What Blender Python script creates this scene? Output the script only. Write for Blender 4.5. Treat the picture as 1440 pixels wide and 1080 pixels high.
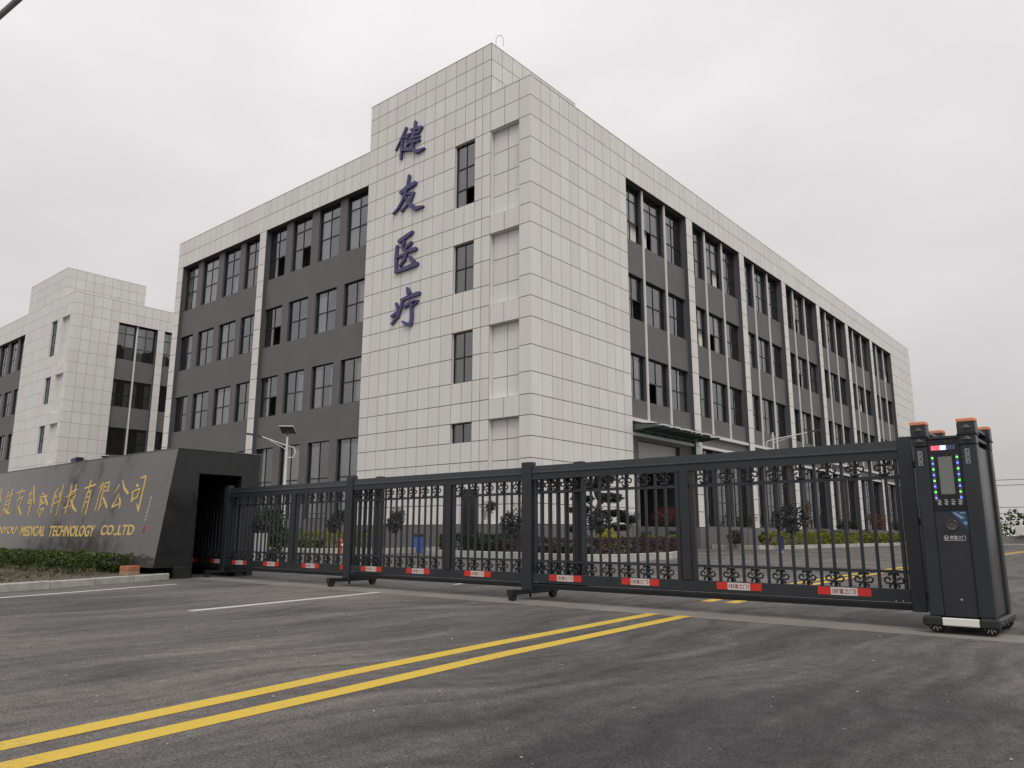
import bpy, math, random
import numpy as np
from mathutils import Vector, Matrix

random.seed(7)
rng = np.random.default_rng(11)
for _o in list(bpy.data.objects):
    bpy.data.objects.remove(_o, do_unlink=True)
scene = bpy.context.scene
COL = scene.collection
R = math.radians
PI = math.pi

# ------------------------------------------------------------------ camera
YAW, PITCH, ROLL, CAM_Z = R(40.0), R(11.19), R(0.129), 0.95
fw = Vector((-math.sin(YAW) * math.cos(PITCH), math.cos(YAW) * math.cos(PITCH), math.sin(PITCH)))
rt = Vector((math.cos(YAW), math.sin(YAW), 0))
up = rt.cross(fw)
r2 = math.cos(ROLL) * rt + math.sin(ROLL) * up
u2 = -math.sin(ROLL) * rt + math.cos(ROLL) * up
cam_d = bpy.data.cameras.new('camera')
cam_d.sensor_fit = 'HORIZONTAL'
cam_d.sensor_width = 36.0
cam_d.lens = 36.0 * 1072.6 / 1440.0
cam_d.clip_start = 0.1
cam_d.clip_end = 4000
cam = bpy.data.objects.new('camera', cam_d)
COL.objects.link(cam)
m3 = Matrix((r2, u2, -fw)).transposed()
cam.matrix_world = Matrix.Translation((0, 0, CAM_Z)) @ m3.to_4x4()
scene.camera = cam

# ------------------------------------------------------------------ sky
SUN_EL, SUN_AZ = R(52), R(128)          # azimuth clockwise from +Y, behind the camera's right shoulder
world = bpy.data.worlds.new('World')
scene.world = world
world.use_nodes = True
wn, wl = world.node_tree.nodes, world.node_tree.links
wn.clear()
w_out = wn.new('ShaderNodeOutputWorld')
w_bg = wn.new('ShaderNodeBackground')
w_sky = wn.new('ShaderNodeTexSky')
w_sky.sky_type = 'NISHITA'
w_sky.sun_disc = False
w_sky.sun_elevation = SUN_EL
w_sky.sun_rotation = SUN_AZ
w_sky.air_density = 1.0
w_sky.dust_density = 4.0
w_bg.inputs['Strength'].default_value = 0.1
w_tc = wn.new('ShaderNodeTexCoord')
w_sep = wn.new('ShaderNodeSeparateXYZ')
wl.new(w_tc.outputs['Generated'], w_sep.inputs[0])
w_ramp = wn.new('ShaderNodeValToRGB')          # overcast luminance: duller at the horizon
cr = w_ramp.color_ramp
cr.interpolation = 'EASE'
cr.elements[0].position = 0.0; cr.elements[0].color = (5.3, 5.15, 5.05, 1)
cr.elements[1].position = 0.62; cr.elements[1].color = (8.9, 8.65, 8.75, 1)
e = cr.elements.new(0.3); e.color = (7.15, 6.95, 7.0, 1)
wl.new(w_sep.outputs['Z'], w_ramp.inputs['Fac'])
w_map = wn.new('ShaderNodeMapping'); w_map.inputs['Scale'].default_value = (1.6, 1.6, 3.4)
w_noi = wn.new('ShaderNodeTexNoise'); w_noi.inputs['Scale'].default_value = 2.2
w_noi.inputs['Detail'].default_value = 5.0; w_noi.inputs['Roughness'].default_value = 0.5
wl.new(w_tc.outputs['Generated'], w_map.inputs[0]); wl.new(w_map.outputs[0], w_noi.inputs['Vector'])
w_mr = wn.new('ShaderNodeMapRange')
w_mr.inputs['From Min'].default_value = 0.3; w_mr.inputs['From Max'].default_value = 0.7
w_mr.inputs['To Min'].default_value = 0.93; w_mr.inputs['To Max'].default_value = 1.06
wl.new(w_noi.outputs['Fac'], w_mr.inputs['Value'])
w_mul = wn.new('ShaderNodeVectorMath'); w_mul.operation = 'SCALE'
wl.new(w_ramp.outputs['Color'], w_mul.inputs[0]); wl.new(w_mr.outputs[0], w_mul.inputs['Scale'])
w_mix = wn.new('ShaderNodeMixRGB'); w_mix.inputs['Fac'].default_value = 0.97
wl.new(w_sky.outputs['Color'], w_mix.inputs[1]); wl.new(w_mul.outputs[0], w_mix.inputs[2])
wl.new(w_mix.outputs[0], w_bg.inputs['Color']); wl.new(w_bg.outputs[0], w_out.inputs['Surface'])

# ------------------------------------------------------------------ sun behind cloud
sun_d = bpy.data.lights.new('sun', 'SUN')
sun_d.energy = 1.3
sun_d.angle = R(30)
sun_d.color = (1.0, 0.97, 0.93)
sun = bpy.data.objects.new('sun', sun_d)
COL.objects.link(sun)
sdir = Vector((math.sin(SUN_AZ) * math.cos(SUN_EL), math.cos(SUN_AZ) * math.cos(SUN_EL), math.sin(SUN_EL)))
sun.rotation_euler = sdir.to_track_quat('Z', 'Y').to_euler()
sun.location = sdir * 60

vs = scene.view_settings
vs.view_transform = 'Standard'
vs.look = 'None'
vs.exposure = 0.0
vs.gamma = 1.0
vs.use_curve_mapping = False

# ------------------------------------------------------------------ materials
def node(nt, kind, **kw):
    n = nt.nodes.new(kind)
    for k, v in kw.items():
        if k in n.inputs:
            n.inputs[k].default_value = v
        else:
            setattr(n, k, v)
    return n

def base_mat(name):
    m = bpy.data.materials.new(name)
    m.use_nodes = True
    nt = m.node_tree
    return m, nt, nt.nodes['Principled BSDF']

def mat(name, col, rough=0.6, metal=0.0, var=0.12, scale=6.0, bump=0.0, bscale=60.0, island=0.0, spec=0.5, emit=None, estr=0.0, coat=0.0, detail=4.0):
    """plain surface: colour with noise variation, optional per-piece variation and fine relief"""
    m, nt, b = base_mat(name)
    L = nt.links
    b.inputs['Roughness'].default_value = rough
    b.inputs['Metallic'].default_value = metal
    b.inputs['Specular IOR Level'].default_value = spec
    b.inputs['Coat Weight'].default_value = coat
    b.inputs['Coat Roughness'].default_value = 0.08
    tc = node(nt, 'ShaderNodeTexCoord')
    geo = node(nt, 'ShaderNodeNewGeometry')
    no = node(nt, 'ShaderNodeTexNoise', Scale=scale, Detail=detail, Roughness=0.6)
    L.new(geo.outputs['Position'], no.inputs['Vector'])
    mr = node(nt, 'ShaderNodeMapRange')
    mr.inputs['From Min'].default_value = 0.25; mr.inputs['From Max'].default_value = 0.75
    mr.inputs['To Min'].default_value = 1 - var; mr.inputs['To Max'].default_value = 1 + var
    L.new(no.outputs['Fac'], mr.inputs['Value'])
    val = mr.outputs[0]
    if island > 0:
        oi = node(nt, 'ShaderNodeObjectInfo')
        ad = node(nt, 'ShaderNodeMath', operation='ADD')
        L.new(oi.outputs['Random'], ad.inputs[0]); L.new(geo.outputs['Random Per Island'], ad.inputs[1])
        fr = node(nt, 'ShaderNodeMath', operation='FRACT')
        L.new(ad.outputs[0], fr.inputs[0])
        m2 = node(nt, 'ShaderNodeMapRange')
        m2.inputs['To Min'].default_value = 1 - island; m2.inputs['To Max'].default_value = 1 + island
        L.new(fr.outputs[0], m2.inputs['Value'])
        mu = node(nt, 'ShaderNodeMath', operation='MULTIPLY')
        L.new(val, mu.inputs[0]); L.new(m2.outputs[0], mu.inputs[1])
        val = mu.outputs[0]
    sc = node(nt, 'ShaderNodeVectorMath', operation='SCALE')
    sc.inputs[0].default_value = col[:3]
    L.new(val, sc.inputs['Scale'])
    L.new(sc.outputs[0], b.inputs['Base Color'])
    if bump > 0:
        n2 = node(nt, 'ShaderNodeTexNoise', Scale=bscale, Detail=3.0)
        L.new(geo.outputs['Position'], n2.inputs['Vector'])
        bp = node(nt, 'ShaderNodeBump', Strength=bump, Distance=0.01)
        L.new(n2.outputs['Fac'], bp.inputs['Height'])
        L.new(bp.outputs[0], b.inputs['Normal'])
    if emit:
        b.inputs['Emission Color'].default_value = (*emit, 1)
        b.inputs['Emission Strength'].default_value = estr
    return m

def mat_tile():
    m, nt, b = base_mat('fluted_white_tile')
    L = nt.links
    geo = node(nt, 'ShaderNodeNewGeometry'); oi = node(nt, 'ShaderNodeObjectInfo')
    ad = node(nt, 'ShaderNodeMath', operation='ADD')
    L.new(oi.outputs['Random'], ad.inputs[0]); L.new(geo.outputs['Random Per Island'], ad.inputs[1])
    fr = node(nt, 'ShaderNodeMath', operation='FRACT'); L.new(ad.outputs[0], fr.inputs[0])
    rp = node(nt, 'ShaderNodeValToRGB')
    c = rp.color_ramp; c.interpolation = 'LINEAR'
    c.elements[0].color = (0.735, 0.71, 0.68, 1); c.elements[1].color = (0.80, 0.785, 0.755, 1)
    e = c.elements.new(0.35); e.color = (0.775, 0.745, 0.725, 1)
    e = c.elements.new(0.7); e.color = (0.765, 0.76, 0.715, 1)
    L.new(fr.outputs[0], rp.inputs['Fac'])
    # rain streaks: noise stretched down the wall
    mp = node(nt, 'ShaderNodeMapping'); mp.inputs['Scale'].default_value = (3.0, 3.0, 0.16)
    L.new(geo.outputs['Position'], mp.inputs[0])
    no = node(nt, 'ShaderNodeTexNoise', Scale=1.0, Detail=6.0, Roughness=0.65); L.new(mp.outputs[0], no.inputs['Vector'])
    mr = node(nt, 'ShaderNodeMapRange'); mr.inputs['From Min'].default_value = 0.3; mr.inputs['From Max'].default_value = 0.72
    mr.inputs['To Min'].default_value = 1.03; mr.inputs['To Max'].default_value = 0.93
    L.new(no.outputs['Fac'], mr.inputs['Value'])
    sc = node(nt, 'ShaderNodeVectorMath', operation='SCALE'); L.new(rp.outputs[0], sc.inputs[0]); L.new(mr.outputs[0], sc.inputs['Scale'])
    L.new(sc.outputs[0], b.inputs['Base Color'])
    b.inputs['Roughness'].default_value = 0.42
    # fluting: fine upright ribs along both facade directions
    sx = node(nt, 'ShaderNodeSeparateXYZ'); L.new(geo.outputs['Position'], sx.inputs[0])
    a2 = node(nt, 'ShaderNodeMath', operation='ADD'); L.new(sx.outputs['X'], a2.inputs[0]); L.new(sx.outputs['Y'], a2.inputs[1])
    mm = node(nt, 'ShaderNodeMath', operation='MULTIPLY'); L.new(a2.outputs[0], mm.inputs[0]); mm.inputs[1].default_value = 2 * PI / 0.12
    si = node(nt, 'ShaderNodeMath', operation='SINE'); L.new(mm.outputs[0], si.inputs[0])
    bp = node(nt, 'ShaderNodeBump', Strength=0.12, Distance=0.01)
    L.new(si.outputs[0], bp.inputs['Height']); L.new(bp.outputs[0], b.inputs['Normal'])
    return m

def mat_asphalt():
    m, nt, b = base_mat('worn_asphalt')
    L = nt.links
    geo = node(nt, 'ShaderNodeNewGeometry')
    fine = node(nt, 'ShaderNodeTexNoise', Scale=62.0, Detail=5.0, Roughness=0.85); L.new(geo.outputs['Position'], fine.inputs['Vector'])
    mid = node(nt, 'ShaderNodeTexNoise', Scale=9.0, Detail=5.0, Roughness=0.6); L.new(geo.outputs['Position'], mid.inputs['Vector'])
    # tyre-swept dust: streaks stretched along the drive (+Y) and broad blotches
    mp = node(nt, 'ShaderNodeMapping'); mp.inputs['Rotation'].default_value = (0, 0, R(-7)); mp.inputs['Scale'].default_value = (0.9, 0.12, 1)
    L.new(geo.outputs['Position'], mp.inputs[0])
    streak = node(nt, 'ShaderNodeTexNoise', Scale=1.5, Detail=6.0, Roughness=0.62); L.new(mp.outputs[0], streak.inputs['Vector'])
    mp2 = node(nt, 'ShaderNodeMapping'); mp2.inputs['Rotation'].default_value = (0, 0, R(52)); mp2.inputs['Scale'].default_value = (0.5, 0.13, 1)
    L.new(geo.outputs['Position'], mp2.inputs[0])
    turn = node(nt, 'ShaderNodeTexNoise', Scale=1.8, Detail=6.0, Roughness=0.6, Distortion=0.6); L.new(mp2.outputs[0], turn.inputs['Vector'])
    mpb = node(nt, 'ShaderNodeTexNoise', Scale=0.22, Detail=4.0, Roughness=0.6); L.new(geo.outputs['Position'], mpb.inputs['Vector'])
    # dust lies on the entrance lane (west of the double line) and near the gate track
    sp = node(nt, 'ShaderNodeSeparateXYZ'); L.new(geo.outputs['Position'], sp.inputs[0])
    lane = node(nt, 'ShaderNodeMath', operation='MULTIPLY_ADD'); L.new(sp.outputs['Y'], lane.inputs[0]); lane.inputs[1].default_value = 0.1; L.new(sp.outputs['X'], lane.inputs[2])
    lm = node(nt, 'ShaderNodeMapRange', interpolation_type='SMOOTHSTEP'); lm.inputs['From Min'].default_value = -3.4; lm.inputs['From Max'].default_value = -5.0
    L.new(lane.outputs[0], lm.inputs['Value'])
    gy = node(nt, 'ShaderNodeMapRange', interpolation_type='SMOOTHSTEP'); gy.inputs['From Min'].default_value = 3.0; gy.inputs['From Max'].default_value = 8.6
    L.new(sp.outputs['Y'], gy.inputs['Value'])
    mx = node(nt, 'ShaderNodeMath', operation='MAXIMUM'); L.new(lm.outputs[0], mx.inputs[0])
    g2 = node(nt, 'ShaderNodeMath', operation='MULTIPLY'); L.new(gy.outputs[0], g2.inputs[0]); g2.inputs[1].default_value = 0.75; L.new(g2.outputs[0], mx.inputs[1])
    s1 = node(nt, 'ShaderNodeMath', operation='MAXIMUM'); L.new(streak.outputs['Fac'], s1.inputs[0]); L.new(turn.outputs['Fac'], s1.inputs[1])
    s2 = node(nt, 'ShaderNodeMath', operation='ADD'); L.new(s1.outputs[0], s2.inputs[0]); L.new(mpb.outputs['Fac'], s2.inputs[1])
    ms = node(nt, 'ShaderNodeMapRange'); ms.inputs['From Min'].default_value = 0.93; ms.inputs['From Max'].default_value = 1.28
    L.new(s2.outputs[0], ms.inputs['Value'])
    dd = node(nt, 'ShaderNodeMath', operation='MULTIPLY_ADD'); L.new(mx.outputs[0], dd.inputs[0]); dd.inputs[1].default_value = 0.32
    d3 = node(nt, 'ShaderNodeMath', operation='MULTIPLY'); L.new(ms.outputs[0], d3.inputs[0]); d3.inputs[1].default_value = 0.75
    L.new(d3.outputs[0], dd.inputs[2])
    dust = node(nt, 'ShaderNodeClamp'); L.new(dd.outputs[0], dust.inputs[0])
    cmix = node(nt, 'ShaderNodeMixRGB'); L.new(dust.outputs[0], cmix.inputs['Fac'])
    cmix.inputs[1].default_value = (0.045, 0.044, 0.045, 1); cmix.inputs[2].default_value = (0.142, 0.130, 0.119, 1)
    f1 = node(nt, 'ShaderNodeMapRange'); f1.inputs['From Min'].default_value = 0.32; f1.inputs['From Max'].default_value = 0.7
    f1.inputs['To Min'].default_value = 0.12; f1.inputs['To Max'].default_value = 2.3; L.new(fine.outputs['Fac'], f1.inputs['Value'])
    f2 = node(nt, 'ShaderNodeMapRange'); f2.inputs['From Min'].default_value = 0.3; f2.inputs['From Max'].default_value = 0.7
    f2.inputs['To Min'].default_value = 0.78; f2.inputs['To Max'].default_value = 1.22; L.new(mid.outputs['Fac'], f2.inputs['Value'])
    mu = node(nt, 'ShaderNodeMath', operation='MULTIPLY'); L.new(f1.outputs[0], mu.inputs[0]); L.new(f2.outputs[0], mu.inputs[1])
    # fine sweep marks and open pits between the stones
    mp3 = node(nt, 'ShaderNodeMapping'); mp3.inputs['Rotation'].default_value = (0, 0, R(-12)); mp3.inputs['Scale'].default_value = (5.0, 0.5, 1)
    wob = node(nt, 'ShaderNodeTexNoise', Scale=0.25, Detail=2.0); L.new(geo.outputs['Position'], wob.inputs['Vector'])
    wa = node(nt, 'ShaderNodeVectorMath', operation='MULTIPLY_ADD'); L.new(wob.outputs['Color'], wa.inputs[0]); wa.inputs[1].default_value = (3.0, 3.0, 0); L.new(geo.outputs['Position'], wa.inputs[2])
    L.new(wa.outputs[0], mp3.inputs[0])
    swp = node(nt, 'ShaderNodeTexNoise', Scale=1.0, Detail=5.0, Roughness=0.6); L.new(mp3.outputs[0], swp.inputs['Vector'])
    sm = node(nt, 'ShaderNodeMapRange'); sm.inputs['From Min'].default_value = 0.3; sm.inputs['From Max'].default_value = 0.72
    sm.inputs['To Min'].default_value = 0.66; sm.inputs['To Max'].default_value = 1.42; L.new(swp.outputs['Fac'], sm.inputs['Value'])
    pit = node(nt, 'ShaderNodeTexVoronoi', Scale=48.0); L.new(geo.outputs['Position'], pit.inputs['Vector'])
    pm = node(nt, 'ShaderNodeMapRange'); pm.inputs['From Min'].default_value = 0.10; pm.inputs['From Max'].default_value = 0.30
    pm.inputs['To Min'].default_value = 0.35; pm.inputs['To Max'].default_value = 1.06; L.new(pit.outputs['Distance'], pm.inputs['Value'])
    mu2 = node(nt, 'ShaderNodeMath', operation='MULTIPLY'); L.new(sm.outputs[0], mu2.inputs[0]); L.new(pm.outputs[0], mu2.inputs[1])
    mu3 = node(nt, 'ShaderNodeMath', operation='MULTIPLY'); L.new(mu.outputs[0], mu3.inputs[0]); L.new(mu2.outputs[0], mu3.inputs[1])
    sc = node(nt, 'ShaderNodeVectorMath', operation='SCALE'); L.new(cmix.outputs[0], sc.inputs[0]); L.new(mu3.outputs[0], sc.inputs['Scale'])
    L.new(sc.outputs[0], b.inputs['Base Color'])
    b.inputs['Roughness'].default_value = 0.85
    b.inputs['Specular IOR Level'].default_value = 0.3
    bp = node(nt, 'ShaderNodeBump', Strength=0.8, Distance=0.008); L.new(fine.outputs['Fac'], bp.inputs['Height']); L.new(bp.outputs[0], b.inputs['Normal'])
    return m

def mat_paint(name, col, wear=0.45):
    m, nt, b = base_mat(name)
    L = nt.links
    geo = node(nt, 'ShaderNodeNewGeometry')
    no = node(nt, 'ShaderNodeTexNoise', Scale=26.0, Detail=6.0, Roughness=0.75); L.new(geo.outputs['Position'], no.inputs['Vector'])
    n2 = node(nt, 'ShaderNodeTexNoise', Scale=1.3, Detail=3.0); L.new(geo.outputs['Position'], n2.inputs['Vector'])
    ad = node(nt, 'ShaderNodeMath', operation='MULTIPLY_ADD'); L.new(n2.outputs['Fac'], ad.inputs[0]); ad.inputs[1].default_value = 0.35; L.new(no.outputs['Fac'], ad.inputs[2])
    mr = node(nt, 'ShaderNodeMapRange'); mr.inputs['From Min'].default_value = 0.72; mr.inputs['From Max'].default_value = 0.95
    mr.inputs['To Min'].default_value = 0.0; mr.inputs['To Max'].default_value = wear
    L.new(ad.outputs[0], mr.inputs['Value'])
    mx = node(nt, 'ShaderNodeMixRGB'); L.new(mr.outputs[0], mx.inputs['Fac'])
    mx.inputs[1].default_value = (*col, 1); mx.inputs[2].default_value = (0.12, 0.11, 0.10, 1)
    L.new(mx.outputs[0], b.inputs['Base Color'])
    b.inputs['Roughness'].default_value = 0.7
    return m

def mat_glass(name, tint, refl=0.12, ior=1.75):
    m = bpy.data.materials.new(name); m.use_nodes = True
    nt = m.node_tree; nt.nodes.clear(); L = nt.links
    out = node(nt, 'ShaderNodeOutputMaterial')
    tr = node(nt, 'ShaderNodeBsdfTransparent'); tr.inputs['Color'].default_value = (*tint, 1)
    gl = node(nt, 'ShaderNodeBsdfGlossy'); gl.inputs['Roughness'].default_value = 0.03; gl.inputs['Color'].default_value = (0.9, 0.92, 0.95, 1)
    fr = node(nt, 'ShaderNodeFresnel'); fr.inputs['IOR'].default_value = ior
    ad = node(nt, 'ShaderNodeMath', operation='ADD', use_clamp=True); L.new(fr.outputs[0], ad.inputs[0]); ad.inputs[1].default_value = refl
    oi = node(nt, 'ShaderNodeObjectInfo'); geo = node(nt, 'ShaderNodeNewGeometry')
    no = node(nt, 'ShaderNodeTexNoise', Scale=0.7, Detail=1.0); L.new(geo.outputs['Position'], no.inputs['Vector'])
    bp = node(nt, 'ShaderNodeBump', Strength=0.25, Distance=0.06); L.new(no.outputs['Fac'], bp.inputs['Height'])
    L.new(bp.outputs[0], gl.inputs['Normal'])
    mx = node(nt, 'ShaderNodeMixShader'); L.new(ad.outputs[0], mx.inputs[0]); L.new(tr.outputs[0], mx.inputs[1]); L.new(gl.outputs[0], mx.inputs[2])
    L.new(mx.outputs[0], out.inputs['Surface'])
    return m

def mat_granite(name, col, rough, spec=0.5):
    m, nt, b = base_mat(name)
    b.inputs['Specular IOR Level'].default_value = spec
    L = nt.links
    geo = node(nt, 'ShaderNodeNewGeometry')
    vo = node(nt, 'ShaderNodeTexVoronoi', Scale=150.0); L.new(geo.outputs['Position'], vo.inputs['Vector'])
    no = node(nt, 'ShaderNodeTexNoise', Scale=3.0, Detail=6.0); L.new(geo.outputs['Position'], no.inputs['Vector'])
    a = node(nt, 'ShaderNodeMapRange'); a.inputs['To Min'].default_value = 0.5; a.inputs['To Max'].default_value = 1.6
    L.new(vo.outputs['Color'], a.inputs['Value'])
    c = node(nt, 'ShaderNodeMapRange'); c.inputs['From Min'].default_value = 0.3; c.inputs['From Max'].default_value = 0.7; c.inputs['To Min'].default_value = 0.85; c.inputs['To Max'].default_value = 1.2
    L.new(no.outputs['Fac'], c.inputs['Value'])
    mu = node(nt, 'ShaderNodeMath', operation='MULTIPLY'); L.new(a.outputs[0], mu.inputs[0]); L.new(c.outputs[0], mu.inputs[1])
    sc = node(nt, 'ShaderNodeVectorMath', operation='SCALE'); sc.inputs[0].default_value = col; L.new(mu.outputs[0], sc.inputs['Scale'])
    L.new(sc.outputs[0], b.inputs['Base Color'])
    rr = node(nt, 'ShaderNodeMapRange'); rr.inputs['From Min'].default_value = 0.35; rr.inputs['From Max'].default_value = 0.75
    rr.inputs['To Min'].default_value = rough; rr.inputs['To Max'].default_value = rough + 0.16
    L.new(no.outputs['Fac'], rr.inputs['Value']); L.new(rr.outputs[0], b.inputs['Roughness'])
    return m

def mat_leaf(name, dark, light, rough=0.55):
    m, nt, b = base_mat(name)
    L = nt.links
    geo = node(nt, 'ShaderNodeNewGeometry')
    rp = node(nt, 'ShaderNodeValToRGB')
    rp.color_ramp.elements[0].color = (*dark, 1); rp.color_ramp.elements[1].color = (*light, 1)
    L.new(geo.outputs['Random Per Island'], rp.inputs['Fac'])
    L.new(rp.outputs[0], b.inputs['Base Color'])
    b.inputs['Roughness'].default_value = rough
    b.inputs['Specular IOR Level'].default_value = 0.3
    tl = node(nt, 'ShaderNodeBsdfTranslucent'); L.new(rp.outputs[0], tl.inputs['Color'])
    mx = node(nt, 'ShaderNodeMixShader'); mx.inputs[0].default_value = 0.25
    out = nt.nodes['Material Output']
    L.new(b.outputs[0], mx.inputs[1]); L.new(tl.outputs[0], mx.inputs[2]); L.new(mx.outputs[0], out.inputs['Surface'])
    return m

def mat_matrix(name):
    m, nt, b = base_mat(name)
    L = nt.links
    geo = node(nt, 'ShaderNodeNewGeometry')
    vo = node(nt, 'ShaderNodeTexVoronoi', Scale=85.0); vo.inputs['Randomness'].default_value = 0.0
    L.new(geo.outputs['Position'], vo.inputs['Vector'])
    mr = node(nt, 'ShaderNodeMapRange'); mr.inputs['From Min'].default_value = 0.25; mr.inputs['From Max'].default_value = 0.45
    mr.inputs['To Min'].default_value = 1.0; mr.inputs['To Max'].default_value = 0.55
    L.new(vo.outputs['Distance'], mr.inputs['Value'])
    sc = node(nt, 'ShaderNodeVectorMath', operation='SCALE'); sc.inputs[0].default_value = (0.27, 0.29, 0.27); L.new(mr.outputs[0], sc.inputs['Scale'])
    L.new(sc.outputs[0], b.inputs['Base Color']); b.inputs['Roughness'].default_value = 0.35
    return m

M = {}
M['tile'] = mat_tile()
M['joint'] = mat('tile_joint_backing', (0.10, 0.092, 0.085), 0.8, var=0.15)
M['trim'] = mat('white_trim', (0.70, 0.685, 0.66), 0.5, var=0.05, scale=1.5)
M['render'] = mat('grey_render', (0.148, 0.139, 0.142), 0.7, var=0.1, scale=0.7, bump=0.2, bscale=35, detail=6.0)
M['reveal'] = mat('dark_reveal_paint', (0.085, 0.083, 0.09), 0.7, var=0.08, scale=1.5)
M['frame'] = mat('dark_window_frame', (0.022, 0.023, 0.027), 0.4, metal=0.2, var=0.05)
M['glass'] = mat_glass('window_glass', (0.86, 0.88, 0.88), 0.15, 1.65)
M['glass2'] = mat_glass('tinted_glass', (0.74, 0.78, 0.78), 0.13, 1.65)
M['canopy_glass'] = mat_glass('green_canopy_glass', (0.28, 0.42, 0.38), 0.05, 1.5)
M['interior'] = mat('interior_plaster', (0.30, 0.30, 0.29), 0.9, var=0.2, scale=0.4)
M['curtain'] = mat('pale_curtain', (0.70, 0.69, 0.65), 0.9, var=0.12, scale=3.0)
M['plinth'] = mat('plinth_stone', (0.15, 0.145, 0.145), 0.6, var=0.12, scale=1.2, bump=0.1)
M['roof'] = mat('roof_felt', (0.2, 0.2, 0.2), 0.9)
M['letter'] = mat('blue_letter_enamel', (0.068, 0.062, 0.155), 0.45, var=0.1)
M['steel'] = mat('green_grey_steel', (0.10, 0.125, 0.115), 0.45, metal=0.3, var=0.1)
M['shutter'] = mat('white_shutter_slats', (0.52, 0.52, 0.5), 0.5, var=0.06)
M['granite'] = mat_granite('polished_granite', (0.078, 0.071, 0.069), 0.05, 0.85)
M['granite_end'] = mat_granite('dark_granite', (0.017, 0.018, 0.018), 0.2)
M['dark_inside'] = mat('cavity_shade_black', (0.03, 0.03, 0.03), 0.9)  # shade painted in: near-black colour for lobby, gate slot and base recess
M['gold'] = mat('gold_leaf', (0.72, 0.52, 0.17), 0.45, metal=0.15, var=0.2, scale=30)
M['seal'] = mat('red_seal_paint', (0.25, 0.05, 0.05), 0.6)
M['gate'] = mat('charcoal_aluminium', (0.036, 0.040, 0.046), 0.36, metal=0.25, var=0.14, scale=2.5, bump=0.04, bscale=220)
M['gate_dark'] = mat('black_aluminium', (0.018, 0.020, 0.023), 0.45, metal=0.2, var=0.15, scale=3)
M['cast'] = mat('cast_ornament', (0.020, 0.022, 0.026), 0.42, metal=0.35, var=0.3, scale=60)
M['rubber'] = mat('black_rubber', (0.02, 0.02, 0.02), 0.7)
M['chrome'] = mat('bright_metal', (0.55, 0.55, 0.55), 0.25, metal=0.9, var=0.1)
M['red'] = mat('red_reflective_film', (0.62, 0.035, 0.022), 0.45, var=0.08)
M['film'] = mat('white_film', (0.66, 0.63, 0.60), 0.5, var=0.05)
M['redtext'] = mat('dark_red_print', (0.30, 0.035, 0.05), 0.6)
M['orange'] = mat('faded_orange_plastic', (0.74, 0.30, 0.18), 0.55, var=0.12, scale=12)
M['panel'] = mat('brushed_charcoal_panel', (0.045, 0.045, 0.054), 0.36, metal=0.35, var=0.2, scale=5)
M['side'] = mat('scuffed_charcoal_panel', (0.085, 0.083, 0.08), 0.3, metal=0.4, var=0.45, scale=4)
M['black'] = mat('black_gloss_acrylic', (0.008, 0.008, 0.011), 0.12, var=0.05)
M['matrix'] = mat_matrix('dot_matrix_face')
M['white'] = mat('white_plastic', (0.78, 0.76, 0.70), 0.4, var=0.05)
M['print'] = mat('white_print', (0.6, 0.6, 0.6), 0.5)
M['blue_film'] = mat('blue_film', (0.035, 0.085, 0.17), 0.35, var=0.15, scale=20)
M['pale_blue'] = mat('pale_blue_film', (0.25, 0.36, 0.48), 0.4)
M['led_g'] = mat('green_led', (0.1, 0.5, 0.1), 0.4, emit=(0.15, 1.0, 0.12), estr=1.6)
M['led_b'] = mat('blue_led', (0.1, 0.1, 0.5), 0.4, emit=(0.12, 0.18, 1.0), estr=2.2)
M['led_r'] = mat('red_led', (0.5, 0.1, 0.1), 0.4, emit=(1.0, 0.08, 0.16), estr=1.4)
M['led_w'] = mat('white_led', (0.5, 0.6, 0.7), 0.4, emit=(0.55, 0.8, 1.0), estr=1.3)
M['led_d'] = mat('unlit_led', (0.10, 0.10, 0.19), 0.4)
M['asphalt'] = mat_asphalt()
M['concrete'] = mat('track_concrete', (0.21, 0.195, 0.175), 0.85, var=0.22, scale=1.1, bump=0.3, bscale=50, detail=7.0)
M['yellow'] = mat_paint('yellow_road_paint', (0.62, 0.43, 0.05), 0.7)
M['wpaint'] = mat_paint('white_road_paint', (0.56, 0.545, 0.52), 0.7)
M['kerb'] = mat('pale_kerb_stone', (0.43, 0.42, 0.38), 0.8, var=0.25, scale=4, bump=0.2, detail=6, island=0.08)
M['grit'] = mat('pale_grit', (0.30, 0.28, 0.25), 0.9, island=0.5)
M['soil'] = mat('dry_soil', (0.10, 0.08, 0.06), 0.95, var=0.3, scale=8)
M['paving'] = mat('grey_paving', (0.26, 0.25, 0.24), 0.85, var=0.15)
M['brick'] = mat('orange_brick', (0.40, 0.14, 0.075), 0.8, var=0.2, scale=30)
M['brick_low'] = mat('dusty_brick', (0.33, 0.22, 0.14), 0.9, var=0.2, scale=30)
M['pole'] = mat('white_painted_steel', (0.66, 0.65, 0.65), 0.4, var=0.06)
M['lamp'] = mat('dark_lamp_housing', (0.035, 0.037, 0.05), 0.4)
M['solar'] = mat('solar_panel', (0.05, 0.05, 0.07), 0.2)
M['bin_blue'] = mat('blue_plastic', (0.07, 0.13, 0.42), 0.5)
M['bin_navy'] = mat('navy_plastic', (0.03, 0.035, 0.14), 0.5)
M['hyd'] = mat('hydrant_red', (0.5, 0.07, 0.04), 0.5)
M['bark'] = mat('bark', (0.10, 0.08, 0.065), 0.9, var=0.3, scale=20)
M['cab'] = mat('grey_cabinet_paint', (0.40, 0.40, 0.39), 0.5)
M['cable'] = mat('grey_steel_tube', (0.17, 0.17, 0.17), 0.5)
M['wire'] = mat('black_wire', (0.05, 0.05, 0.05), 0.6)
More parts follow.
